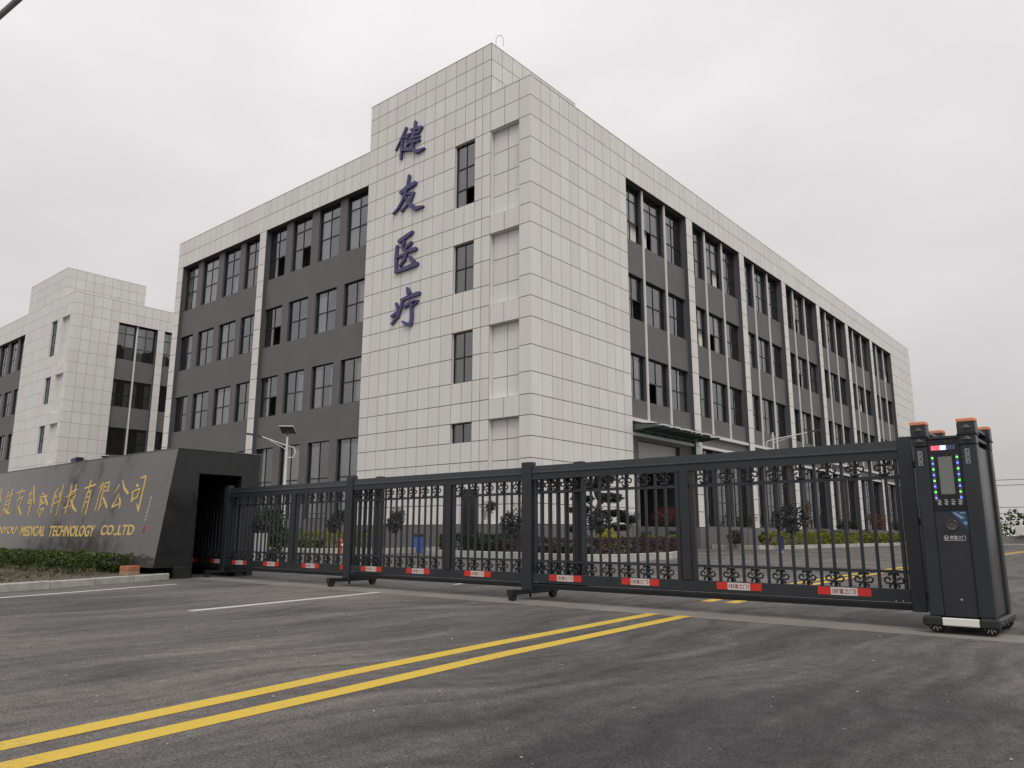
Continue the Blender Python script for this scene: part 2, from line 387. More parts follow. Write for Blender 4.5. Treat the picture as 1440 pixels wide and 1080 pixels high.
M['leaf_green'] = mat_leaf('hedge_leaf', (0.022, 0.040, 0.010), (0.105, 0.150, 0.035))
M['leaf_dry'] = mat_leaf('dry_grass', (0.06, 0.065, 0.025), (0.20, 0.18, 0.10))
M['leaf_lime'] = mat_leaf('lime_leaf', (0.075, 0.105, 0.012), (0.26, 0.27, 0.03))
M['leaf_yellow'] = mat_leaf('yellow_leaf', (0.24, 0.25, 0.02), (0.50, 0.46, 0.05))
M['leaf_dark'] = mat_leaf('dark_leaf', (0.010, 0.018, 0.010), (0.045, 0.060, 0.030))
M['leaf_pine'] = mat_leaf('pine_needle', (0.010, 0.018, 0.012), (0.040, 0.055, 0.032))
M['leaf_purple'] = mat_leaf('purple_leaf', (0.030, 0.016, 0.018), (0.095, 0.060, 0.055))
M['leaf_red'] = mat_leaf('red_leaf', (0.06, 0.012, 0.012), (0.20, 0.045, 0.035))
M['leaf_rust'] = mat_leaf('rust_leaf', (0.09, 0.045, 0.02), (0.20, 0.11, 0.05))
M['leaf_grass'] = mat_leaf('grass_leaf', (0.04, 0.075, 0.012), (0.13, 0.20, 0.04))

# ------------------------------------------------------------------ mesh helpers
class MB:
    def __init__(s):
        s.v, s.f, s.m = [], [], []
    def add(s, vs_, fs_, mi=0):
        o = len(s.v)
        s.v.extend([tuple(p) for p in vs_])
        s.f.extend([tuple(i + o for i in q) for q in fs_])
        s.m.extend([mi] * len(fs_))
        return s
    def box(s, x0, x1, y0, y1, z0, z1, mi=0):
        return s.add([(x0, y0, z0), (x1, y0, z0), (x1, y1, z0), (x0, y1, z0), (x0, y0, z1), (x1, y0, z1), (x1, y1, z1), (x0, y1, z1)],
                     [(0, 3, 2, 1), (4, 5, 6, 7), (0, 1, 5, 4), (1, 2, 6, 5), (2, 3, 7, 6), (3, 0, 4, 7)], mi)
    def cbox(s, x0, x1, y0, y1, z0, z1, c=0.008, mi=0):
        """box with chamfered upright and horizontal edges (cheap bevel)"""
        vs_, fs_ = [], []
        xs, ys, zs = (x0, x1), (y0, y1), (z0, z1)
        idx = {}
        for i in range(2):
            for j in range(2):
                for k in range(2):
                    sx, sy, sz = (1, -1)[i], (1, -1)[j], (1, -1)[k]
                    for a in range(3):
                        p = [xs[i], ys[j], zs[k]]
                        for q, sg in enumerate((sx, sy, sz)):
                            if q != a:
                                p[q] += sg * c
                        idx[i, j, k, a] = len(vs_); vs_.append(tuple(p))
        def g(*t): return idx[t]
        for i in range(2):
            fs_.append((g(i, 0, 0, 0), g(i, 1, 0, 0), g(i, 1, 1, 0), g(i, 0, 1, 0)))
            fs_.append((g(0, i, 0, 1), g(1, i, 0, 1), g(1, i, 1, 1), g(0, i, 1, 1)))
            fs_.append((g(0, 0, i, 2), g(1, 0, i, 2), g(1, 1, i, 2), g(0, 1, i, 2)))
        for i in range(2):
            for j in range(2):
                fs_.append((g(i, j, 0, 0), g(i, j, 1, 0), g(i, j, 1, 1), g(i, j, 0, 1)))
                fs_.append((g(i, 0, j, 0), g(i, 1, j, 0), g(i, 1, j, 2), g(i, 0, j, 2)))
                fs_.append((g(0, i, j, 1), g(1, i, j, 1), g(1, i, j, 2), g(0, i, j, 2)))
        for i in range(2):
            for j in range(2):
                for k in range(2):
                    fs_.append((g(i, j, k, 0), g(i, j, k, 1), g(i, j, k, 2)))
        return s.add(vs_, fs_, mi)
    def quad(s, a, b, c, d, mi=0):
        return s.add([a, b, c, d], [(0, 1, 2, 3)], mi)
    def prism(s, pts, a, b, axis='z', mi=0):
        """polygon pts extruded along axis from a to b"""
        def P(p, t):
            return {'z': (p[0], p[1], t), 'y': (p[0], t, p[1]), 'x': (t, p[0], p[1])}[axis]
        n = len(pts)
        return s.add([P(p, a) for p in pts] + [P(p, b) for p in pts],
                     [tuple(range(n - 1, -1, -1)), tuple(range(n, 2 * n))] + [(i, (i + 1) % n, n + (i + 1) % n, n + i) for i in range(n)], mi)
    def tube(s, path, r, n=8, mi=0, cap=True):
        path = [Vector(p) for p in path]
        rs = r if isinstance(r, (list, tuple)) else [r] * len(path)
        rings = []
        prev = None
        for i, p in enumerate(path):
            t = (path[min(i + 1, len(path) - 1)] - path[max(i - 1, 0)]).normalized()
            if prev is None:
                a = t.orthogonal().normalized()
            else:
                a = prev - t * prev.dot(t)
                a = a.normalized() if a.length > 1e-6 else t.orthogonal().normalized()
            prev = a
            b = t.cross(a)
            rings.append([p + (a * math.cos(2 * PI * k / n) + b * math.sin(2 * PI * k / n)) * rs[i] for k in range(n)])
        vs_ = [q for rg in rings for q in rg]
        fs_ = [(i * n + k, i * n + (k + 1) % n, (i + 1) * n + (k + 1) % n, (i + 1) * n + k) for i in range(len(path) - 1) for k in range(n)]
        if cap:
            fs_.append(tuple(range(n - 1, -1, -1)))
            fs_.append(tuple((len(path) - 1) * n + k for k in range(n)))
        return s.add(vs_, fs_, mi)
    def lathe(s, prof, c=(0, 0, 0), n=16, axis='z', mi=0):
        vs_, fs_ = [], []
        for r_, h in prof:
            for k in range(n):
                a = 2 * PI * k / n
                p = (r_ * math.cos(a), r_ * math.sin(a), h)
                if axis == 'y': p = (p[0], h, p[1])
                if axis == 'x': p = (h, p[0], p[1])
                vs_.append((p[0] + c[0], p[1] + c[1], p[2] + c[2]))
        for i in range(len(prof) - 1):
            for k in range(n):
                fs_.append((i * n + k, i * n + (k + 1) % n, (i + 1) * n + (k + 1) % n, (i + 1) * n + k))
        fs_.append(tuple(range(n - 1, -1, -1))); fs_.append(tuple((len(prof) - 1) * n + k for k in range(n)))
        return s.add(vs_, fs_, mi)
    def mesh(s, name, mats):
        me = bpy.data.meshes.new(name)
        me.from_pydata(s.v, [], s.f)
        for mm in (mats if isinstance(mats, (list, tuple)) else [mats]):
            me.materials.append(M[mm] if isinstance(mm, str) else mm)
        if any(s.m):
            me.polygons.foreach_set('material_index', s.m)
        me.update()
        return me
    def build(s, name, mats, parent=None, smooth=False):
        me = s.mesh(name, mats)
        if smooth:
            me.polygons.foreach_set('use_smooth', [True] * len(me.polygons))
        return put(me, name, parent)

def put(me, name, parent=None, loc=None, rz=0.0):
    o = bpy.data.objects.new(name, me)
    COL.objects.link(o)
    if parent is not None: o.parent = parent
    if loc is not None: o.location = loc
    if rz: o.rotation_euler = (0, 0, rz)
    return o

def thing(name, label, cat, loc=(0, 0, 0), rz=0.0, group=None):
    o = bpy.data.objects.new(name, None)
    o.empty_display_size = 0.3
    COL.objects.link(o)
    o.location = loc; o.rotation_euler = (0, 0, rz)
    return tag(o, label, cat, group)

def tag(o, label, cat, group=None):
    o['label'] = label; o['category'] = cat
    if group: o['group'] = group
    return o

def struct(o):
    o['kind'] = 'structure'
    return o

def copy_tree(o, parent=None):
    c = o.copy(); COL.objects.link(c); c.parent = parent
    for ch in list(o.children):
        copy_tree(ch, c)
    return c

def text_mesh(body, mats, width=None, height=None, depth=0.004, bold=0.0):
    """lettering as a mesh in the XZ plane, lower left at the origin, front facing -Y"""
    cu = bpy.data.curves.new('lettering', 'FONT')
    cu.body = body; cu.size = 1.0; cu.extrude = 0.02
    cu.resolution_u = 3; cu.offset = bold
    ob = bpy.data.objects.new('lettering_source', cu)
    COL.objects.link(ob)
    dg = bpy.context.evaluated_depsgraph_get(); dg.update()
    me = bpy.data.meshes.new_from_object(ob.evaluated_get(dg))
    bpy.data.objects.remove(ob, do_unlink=True); bpy.data.curves.remove(cu)
    n = len(me.vertices)
    co = np.zeros(n * 3); me.vertices.foreach_get('co', co); co = co.reshape(-1, 3)
    if n:
        lo, hi = co.min(0), co.max(0)
        sx = (width / (hi[0] - lo[0])) if width else 1
        sz = (height / (hi[1] - lo[1])) if height else sx
        if not width: sx = sz
        out = np.stack([(co[:, 0] - lo[0]) * sx, -(co[:, 2] / 0.04 + 0.5) * depth, (co[:, 1] - lo[1]) * sz], 1)
        me.vertices.foreach_set('co', out.ravel())
    me.materials.clear()
    me.materials.append(M[mats])
    me.update()
    return me

def brush(mb, pts, y0, depth, flip=1):
    """one brush stroke: a polyline of (x, z, width) as a swelling ribbon with rounded ends, extruded to depth"""
    P = []
    for i in range(len(pts) - 1):                       # resample for a smooth swell
        a, b = pts[i], pts[i + 1]
        for k in range(4):
            t = k / 4.0
            P.append(tuple(a[j] + (b[j] - a[j]) * t for j in range(3)))
    P.append(pts[-1])
    L_, R_ = [], []
    for i, p in enumerate(P):
        a, b = P[max(i - 1, 0)], P[min(i + 1, len(P) - 1)]
        dx, dz = b[0] - a[0], b[1] - a[1]
        l = math.hypot(dx, dz) or 1
        nx, nz = -dz / l, dx / l
        w = p[2] / 2
        L_.append((p[0] + nx * w, p[1] + nz * w)); R_.append((p[0] - nx * w, p[1] - nz * w))
    def cap(p, q):
        dx, dz = p[0] - q[0], p[1] - q[1]; l = math.hypot(dx, dz) or 1
        dx, dz = dx / l, dz / l; w = p[2] / 2
        return [(p[0] + w * (dx * math.cos(a) - dz * math.sin(a)), p[1] + w * (dz * math.cos(a) + dx * math.sin(a))) for a in (-0.9, -0.3, 0.3, 0.9)]
    n = len(P)
    # ribbon quads front and sides so concave strokes stay clean
    for i in range(n - 1):
        a, b, c, d = L_[i], L_[i + 1], R_[i + 1], R_[i]
        mb.quad((a[0], y0 - depth, a[1]), (d[0], y0 - depth, d[1]), (c[0], y0 - depth, c[1]), (b[0], y0 - depth, b[1]))
        mb.quad((a[0], y0, a[1]), (a[0], y0 - depth, a[1]), (b[0], y0 - depth, b[1]), (b[0], y0, b[1]))
        mb.quad((d[0], y0, d[1]), (c[0], y0, c[1]), (c[0], y0 - depth, c[1]), (d[0], y0 - depth, d[1]))
    for (p, q, e1, e2) in ((P[0], P[1], L_[0], R_[0]), (P[-1], P[-2], R_[-1], L_[-1])):
        ring = [e2] + cap(p, q)[::1] + [e1]
        # order the cap from one ribbon edge to the other
        if math.hypot(ring[1][0] - e2[0], ring[1][1] - e2[1]) > math.hypot(ring[-2][0] - e2[0], ring[-2][1] - e2[1]):
            ring = [e2] + cap(p, q)[::-1] + [e1]
        m_ = len(ring)
        mb.add([(r_[0], y0 - depth, r_[1]) for r_ in ring] + [(r_[0], y0, r_[1]) for r_ in ring],
               [tuple(range(m_))] + [(i, m_ + i, m_ + i + 1, i + 1) for i in range(m_ - 1)])

def leaves(name, mat_, centers, size, parent=None, flat=0.0, aspect=0.55):
    """many small leaf blades: centers (N,3); each a folded diamond of four points"""
    c = np.asarray(centers, float); n = len(c)
    d = rng.normal(size=(n, 3)); d[:, 2] = d[:, 2] * (1 - flat) + 0.35
    d /= np.linalg.norm(d, axis=1)[:, None]
    e_ = rng.normal(size=(n, 3)); e_ -= d * (e_ * d).sum(1)[:, None]
    e_ /= np.linalg.norm(e_, axis=1)[:, None]
    nn = np.cross(d, e_)
    s_ = (size * rng.uniform(0.6, 1.35, n))[:, None]
    v = np.empty((n, 4, 3))
    v[:, 0] = c - d * s_ * 0.5
    v[:, 1] = c + e_ * s_ * aspect * 0.5 + nn * s_ * 0.12
    v[:, 2] = c + d * s_ * 0.5
    v[:, 3] = c - e_ * s_ * aspect * 0.5 + nn * s_ * 0.12
    me = bpy.data.meshes.new(name)
    me.vertices.add(4 * n); me.vertices.foreach_set('co', v.ravel())
    me.loops.add(4 * n); me.loops.foreach_set('vertex_index', np.arange(4 * n, dtype=np.int32))
    me.polygons.add(n); me.polygons.foreach_set('loop_start', np.arange(0, 4 * n, 4, dtype=np.int32))
    me.update(calc_edges=True)
    me.materials.append(M[mat_])
    return put(me, name, parent)

# brush strokes: (along, up, width) in metres
BLUE={'健':[[(-36.22,28.17,0.15),(-36.48,27.77,0.16),(-36.82,27.34,0.12),(-37.23,26.85,0.05)],[(-36.56,27.28,0.16),(-36.62,26.68,0.16),(-36.66,26.07,0.15)],[(-35.3,28.29,0.16),(-35.39,27.49,0.17),(-35.48,26.79,0.17),(-35.52,26.34,0.14)],[(-35.72,27.86,0.11),(-35.21,27.78,0.15),(-34.67,27.68,0.16)],[(-34.74,27.69,0.14),(-34.98,27.38,0.12)],[(-35.64,27.54,0.12),(-34.95,27.4,0.13)],[(-35.79,27.23,0.12),(-34.89,27.11,0.13)],[(-35.91,26.94,0.12),(-34.86,26.81,0.14)],[(-36.42,27.51,0.11),(-35.86,27.6,0.13),(-36.21,27.16,0.12),(-35.84,27.07,0.11),(-36.28,26.6,0.11)],[(-36.66,26.68,0.09),(-36.14,26.57,0.19),(-35.44,26.36,0.18),(-35.14,26.04,0.2),(-34.71,26.03,0.17),(-34.33,26.04,0.06)]],'友':[[(-35.74,24.5,0.16),(-35.85,23.91,0.17),(-36.05,23.4,0.18),(-36.32,22.91,0.15),(-36.74,22.47,0.12),(-37.25,22.2,0.06)],[(-36.5,23.53,0.22),(-36.01,23.67,0.22),(-35.15,23.8,0.22)],[(-35.9,23.25,0.13),(-35.27,23.16,0.15),(-35.58,22.7,0.17),(-36.43,22.17,0.1)],[(-36.03,23.04,0.15),(-35.57,22.41,0.22),(-35.08,21.99,0.23),(-34.33,21.93,0.09)]],'医':[[(-36.53,20.07,0.23),(-36.02,20.2,0.23),(-35.3,20.4,0.17)],[(-36.75,19.75,0.18),(-36.81,18.95,0.19),(-36.75,17.98,0.17)],[(-36.8,18.0,0.19),(-35.83,18.03,0.2),(-34.78,18.09,0.23)],[(-35.45,18.69,0.17),(-35.08,18.32,0.2)],[(-36.01,19.9,0.12),(-36.2,19.62,0.16)],[(-35.37,19.68,0.17),(-35.84,19.47,0.17)],[(-36.2,19.5,0.15),(-35.82,19.16,0.17),(-34.92,19.15,0.2)],[(-36.69,19.01,0.12),(-35.82,19.01,0.15)],[(-35.72,19.2,0.16),(-35.96,18.68,0.17),(-36.4,18.28,0.09)]],'疗':[[(-35.58,16.61,0.13),(-35.45,16.29,0.26)],[(-36.14,15.93,0.14),(-35.44,16.01,0.19),(-34.5,16.06,0.2)],[(-36.04,15.95,0.14),(-36.12,15.54,0.17),(-36.4,14.95,0.17),(-37.05,14.46,0.09)],[(-36.64,15.78,0.14),(-36.48,15.46,0.18)],[(-37.02,14.99,0.16),(-36.41,15.2,0.16)],[(-35.86,15.38,0.12),(-35.37,15.57,0.17),(-34.63,15.56,0.2),(-35.26,15.34,0.14)],[(-35.19,15.32,0.17),(-35.11,14.71,0.18),(-35.18,14.13,0.2),(-35.61,14.21,0.15),(-35.97,14.45,0.09)]]}
GOLD=[[[(-27.67,2.087,0.039),(-27.61,1.961,0.043)],[(-27.62,1.899,0.026),(-27.4,1.697,0.021)]],[[(-26.94,1.963,0.034),(-26.96,1.637,0.029),(-27.02,1.23,0.021)],[(-26.66,2.038,0.038),(-26.61,1.628,0.033),(-26.57,1.318,0.037)],[(-26.98,1.831,0.025),(-26.54,1.89,0.029)],[(-26.89,1.684,0.025),(-26.55,1.722,0.025)],[(-26.89,1.587,0.025),(-26.56,1.603,0.025)],[(-26.9,1.467,0.037),(-26.59,1.342,0.049),(-26.33,1.315,0.032)],[(-26.79,1.513,0.025),(-26.8,1.346,0.021)]],[[(-25.8,2.008,0.037),(-25.84,1.844,0.037),(-25.9,1.611,0.028),(-25.89,1.517,0.02)],[(-26.2,1.927,0.025),(-25.55,1.976,0.033)],[(-25.64,1.791,0.041),(-25.7,1.56,0.036),(-25.85,1.377,0.016)],[(-25.76,1.514,0.036),(-25.46,1.324,0.051),(-25.35,1.265,0.027)],[(-25.97,1.707,0.033),(-25.68,1.792,0.032)]],[[(-25.05,1.935,0.036),(-24.99,1.68,0.028)],[(-24.9,2.068,0.036),(-24.75,1.81,0.036),(-24.55,1.578,0.023)],[(-25.13,1.822,0.02),(-24.87,1.86,0.024)],[(-25.07,1.66,0.028),(-24.77,1.674,0.028)],[(-25.05,1.59,0.028),(-24.75,1.606,0.027)],[(-24.75,1.56,0.039),(-24.78,1.38,0.043),(-24.77,1.2,0.023)],[(-24.89,1.496,0.02),(-24.75,1.515,0.02)]],[[(-24.09,1.857,0.027),(-23.97,1.808,0.031)],[(-24.22,1.749,0.027),(-23.7,1.756,0.031)],[(-24.16,1.747,0.031),(-24.06,1.478,0.034),(-24.07,1.279,0.026)],[(-23.88,1.761,0.042),(-23.53,1.51,0.041)],[(-24.04,1.655,0.031),(-23.89,1.562,0.034)],[(-24.03,1.521,0.027),(-23.7,1.579,0.027)],[(-23.88,1.43,0.03),(-23.89,1.188,0.037)],[(-23.7,1.382,0.026),(-23.7,1.295,0.022)],[(-23.91,1.386,0.027),(-23.72,1.404,0.023)]],[[(-23.06,1.943,0.038),(-23.19,1.762,0.03)],[(-23.18,1.74,0.03),(-23.01,1.735,0.026)],[(-23.19,1.849,0.027),(-23.16,1.372,0.03),(-23.13,1.285,0.018)],[(-23.23,1.655,0.019),(-22.98,1.691,0.022)],[(-23.09,1.607,0.022),(-23.13,1.457,0.026)],[(-22.82,1.826,0.041),(-22.81,1.686,0.037)],[(-23.03,1.52,0.026),(-22.63,1.617,0.026)],[(-22.72,2.027,0.03),(-22.69,1.661,0.026),(-22.71,1.194,0.018)]],[[(-22.14,1.983,0.037),(-22.1,1.665,0.033),(-22.14,1.269,0.036)],[(-22.31,1.692,0.026),(-21.91,1.764,0.029)],[(-22.3,1.397,0.029),(-22.02,1.454,0.022)],[(-21.87,2.004,0.04),(-21.84,1.783,0.033)],[(-22.09,1.812,0.026),(-21.72,1.872,0.033)],[(-21.98,1.557,0.025),(-21.74,1.738,0.032),(-21.79,1.573,0.032),(-21.92,1.369,0.018)],[(-21.92,1.576,0.04),(-21.71,1.406,0.05),(-21.44,1.298,0.028)]],[[(-20.95,2.049,0.043),(-20.97,1.795,0.032),(-21.08,1.272,0.017)],[(-21.22,1.885,0.032),(-20.63,1.954,0.039)],[(-20.81,1.809,0.028),(-20.79,1.567,0.031),(-20.8,1.207,0.034)],[(-21.04,1.736,0.025),(-20.79,1.809,0.028)],[(-21.02,1.634,0.021),(-20.79,1.647,0.021)],[(-21.0,1.512,0.021),(-20.78,1.546,0.021)],[(-21.01,1.735,0.025),(-21.03,1.391,0.021)]],[[(-20.18,1.976,0.028),(-20.26,1.711,0.024),(-20.28,1.297,0.024)],[(-20.34,1.863,0.021),(-20.15,1.975,0.024),(-20.19,1.827,0.028),(-20.24,1.71,0.021)],[(-20.05,1.961,0.024),(-19.81,1.981,0.031),(-19.78,1.754,0.024)],[(-20.03,1.871,0.017),(-19.82,1.873,0.017)],[(-19.99,1.771,0.02),(-19.79,1.774,0.02)],[(-20.06,1.942,0.024),(-20.06,1.606,0.027),(-20.07,1.293,0.03)],[(-20.08,1.313,0.02),(-19.89,1.465,0.017)],[(-19.97,1.603,0.027),(-19.79,1.481,0.04),(-19.62,1.343,0.026)]],[[(-19.23,1.889,0.037),(-19.39,1.682,0.013)],[(-19.09,1.989,0.023),(-18.91,1.8,0.046),(-18.65,1.668,0.042)],[(-19.13,1.655,0.03),(-19.22,1.524,0.03),(-19.35,1.375,0.043)],[(-19.34,1.356,0.036),(-18.94,1.441,0.023)],[(-19.05,1.577,0.033),(-18.94,1.441,0.042),(-18.92,1.328,0.026)]],[[(-18.15,2.013,0.019),(-17.9,2.039,0.039),(-17.89,1.762,0.038),(-17.9,1.488,0.038),(-17.89,1.235,0.04),(-18.05,1.401,0.016)],[(-18.28,1.86,0.032),(-18.18,1.819,0.035)],[(-18.42,1.688,0.026),(-18.09,1.76,0.026)],[(-18.39,1.669,0.029),(-18.34,1.463,0.035)],[(-18.06,1.741,0.029),(-18.11,1.568,0.028)],[(-18.33,1.519,0.025),(-18.09,1.567,0.022)]]]

# ================================================================== the setting
g = MB()
g.quad((-1500, -1500, 0), (1500, -1500, 0), (1500, 1500, 0), (-1500, 1500, 0))
struct(g.build('ground', 'asphalt'))

def sheet(name, pts, z, m_):
    mb = MB(); mb.add([(x, y, z) for x, y in pts], [tuple(range(len(pts)))])
    o = mb.build(name, m_)
    if o.data.polygons[0].normal.z < 0:
        o.data.flip_normals()
    return struct(o)

def strip(name, line, w, z, m_, seg=1):
    """painted stripe following a polyline with square ends"""
    mb = MB(); Ls, Rs = [], []
    for i, p in enumerate(line):
        a, b = line[max(i - 1, 0)], line[min(i + 1, len(line) - 1)]
        d = Vector((b[0] - a[0], b[1] - a[1])).normalized(); n = Vector((-d.y, d.x)) * w / 2
        Ls.append((p[0] + n.x, p[1] + n.y, z)); Rs.append((p[0] - n.x, p[1] - n.y, z))
    for i in range(len(line) - 1):
        mb.quad(Rs[i], Rs[i + 1], Ls[i + 1], Ls[i])
    return struct(mb.build(name, m_))

# the pale concrete beam the gate rolls on, set in the asphalt
sheet('gate_track_strip', [(-16.55, 8.66), (6.0, 8.40), (6.0, 9.05), (-16.55, 9.30)], 0.0012, 'concrete')
# double yellow centre line from the road through the gateway into the yard
YL1 = [(-3.14, -6.0), (-4.175, 1.358), (-4.484, 3.548), (-4.686, 5.394), (-4.938, 8.62)]
YL2 = [(-2.95, -6.0), (-3.80, 1.246), (-4.012, 3.181), (-4.215, 4.854), (-4.514, 8.62)]
strip('yellow_centre_line', YL1, 0.165, 0.0025, 'yellow')
strip('yellow_centre_line', YL2, 0.165, 0.0025, 'yellow')
for off in (-0.19, 0.19):
    strip('yellow_centre_line', [(-5.05 + off, 10.66), (-5.12 + off, 11.35)], 0.18, 0.0025, 'yellow')
    strip('yellow_centre_line', [(-5.55 + off, 14.4), (-5.85 + off, 19.0), (-6.2 + off, 30), (-6.75 + off, 55), (-7.2 + off, 100)], 0.165, 0.0025, 'yellow')
strip('white_lane_line', [(-9.52, 5.05), (-10.2, 8.7)], 0.15, 0.0025, 'wpaint')
strip('white_edge_line', [(-11.6, -1.0), (-13.55, 4.16), (-14.75, 7.5)], 0.13, 0.0025, 'wpaint')
strip('white_lane_line', [(-10.69, 11.0), (-10.87, 11.65)], 0.11, 0.0025, 'wpaint')
strip('white_lane_line', [(-14.9, 41.0), (-12.7, 39.3)], 0.14, 0.0025, 'wpaint')
strip('white_lane_line', [(-17.4, 12.3), (-13.2, 12.0)], 0.1, 0.0025, 'wpaint')

def kerb_run(label, path, h=0.14, w=0.16, step=1.0, name='kerb'):
    """a run of separate kerb stones along a path, each its own piece"""
    t = struct(bpy.data.objects.new(name, None)); COL.objects.link(t)
    t['label'] = label
    path = [Vector((p[0], p[1])) for p in path]
    cache = {}
    for a, b in zip(path, path[1:]):
        L = (b - a).length; n = max(1, round(L / step)); d = (b - a) / n
        l = round(d.length, 3)
        if l not in cache:
            mb = MB(); mb.cbox(0.006, l - 0.006, 0, w, -0.05, h, 0.015); cache[l] = mb.mesh('kerb_stone', 'kerb')
        for i in range(n):
            p = a + d * i
            o = put(cache[l], 'kerb_stone', t, (p.x, p.y, random.uniform(-0.006, 0.006)), math.atan2(d.y, d.x) + random.uniform(-0.004, 0.004))
    return t

# verge in front of the sign wall
kerb_run('kerb of pale stones along the verge before the sign wall', [(-10.9, -6.0), (-12.3, -1.2), (-14.85, 4.55), (-16.45, 8.2)], 0.13, 0.14, 1.0)
sheet('verge_soil', [(-11.05, -6.0), (-12.42, -1.2), (-14.97, 4.6), (-16.5, 8.05), (-16.62, 8.30), (-60, 8.30), (-60, -6.0)], 0.10, 'soil')

# planted islands round the building
def island(label, pts, n_kerb, h=0.27):
    kerb_run(label, pts[:n_kerb], h, 0.15, 1.2)
    sheet('planting_bed', pts, h - 0.06, 'soil')
I1 = [(-75, 22.4), (-45, 22.7), (-33.5, 23.6), (-31.2, 24.6), (-30.2, 26.4), (-30.9, 29.5), (-32.0, 31.9), (-75, 31.9)]
I2 = [(-29.6, 31.9), (-29.0, 28.5), (-27.2, 26.0), (-24.3, 24.8), (-20.5, 24.2), (-15.8, 23.1), (-15.1, 24.0), (-15.4, 28.5), (-17.2, 33.0), (-19.6, 38.5), (-21.6, 41.5), (-25.4, 42.2), (-25.4, 31.9)]
I3 = [(-25.4, 53.0), (-21.6, 52.4), (-20.6, 54.0), (-20.4, 70), (-20.5, 122), (-25.4, 122)]
island('kerb of pale stones round the planting before the west wing', I1, 7)
island('kerb of pale stones round the corner planting with the clipped pine', I2, 12)
island('kerb of pale stones along the long side of the office block', I3, 5)

# ================================================================== office buildings
TROWS = [1.52, 2.62, 3.85, 5.03, 6.22, 7.37, 8.53, 9.79, 11.31, 12.91, 14.13, 15.39, 16.95, 18.52, 19.69, 20.98, 22.4, 23.82, 25.22, 26.5, 27.75, 29.0, 30.15, 31.25]
FLOORS = [(21.0, 25.22), (15.4, 18.56), (9.82, 12.96)]
BAYW, BAYP = 8.82, 9.84
JW = 0.042

def sub_edges(a, b, w):
    n = max(1, round((b - a) / w))
    return [a + (b - a) * i / n for i in range(n + 1)]

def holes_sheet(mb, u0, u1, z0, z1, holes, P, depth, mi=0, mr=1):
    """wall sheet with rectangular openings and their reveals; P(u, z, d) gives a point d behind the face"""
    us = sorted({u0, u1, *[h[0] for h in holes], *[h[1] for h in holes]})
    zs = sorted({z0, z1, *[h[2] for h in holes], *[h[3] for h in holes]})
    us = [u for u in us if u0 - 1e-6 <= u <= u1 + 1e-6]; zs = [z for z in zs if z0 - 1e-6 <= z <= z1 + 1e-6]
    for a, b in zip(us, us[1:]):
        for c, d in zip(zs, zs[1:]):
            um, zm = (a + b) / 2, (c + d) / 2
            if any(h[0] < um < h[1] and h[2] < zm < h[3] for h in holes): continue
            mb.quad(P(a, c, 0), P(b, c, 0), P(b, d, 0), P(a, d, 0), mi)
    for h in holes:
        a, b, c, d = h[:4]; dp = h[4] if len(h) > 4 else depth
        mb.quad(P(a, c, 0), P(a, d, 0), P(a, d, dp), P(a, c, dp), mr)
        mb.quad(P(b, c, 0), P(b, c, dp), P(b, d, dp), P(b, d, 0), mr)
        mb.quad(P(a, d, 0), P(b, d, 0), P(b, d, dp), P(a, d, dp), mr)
        mb.quad(P(a, c, 0), P(a, c, dp), P(b, c, dp), P(b, c, 0), mr)

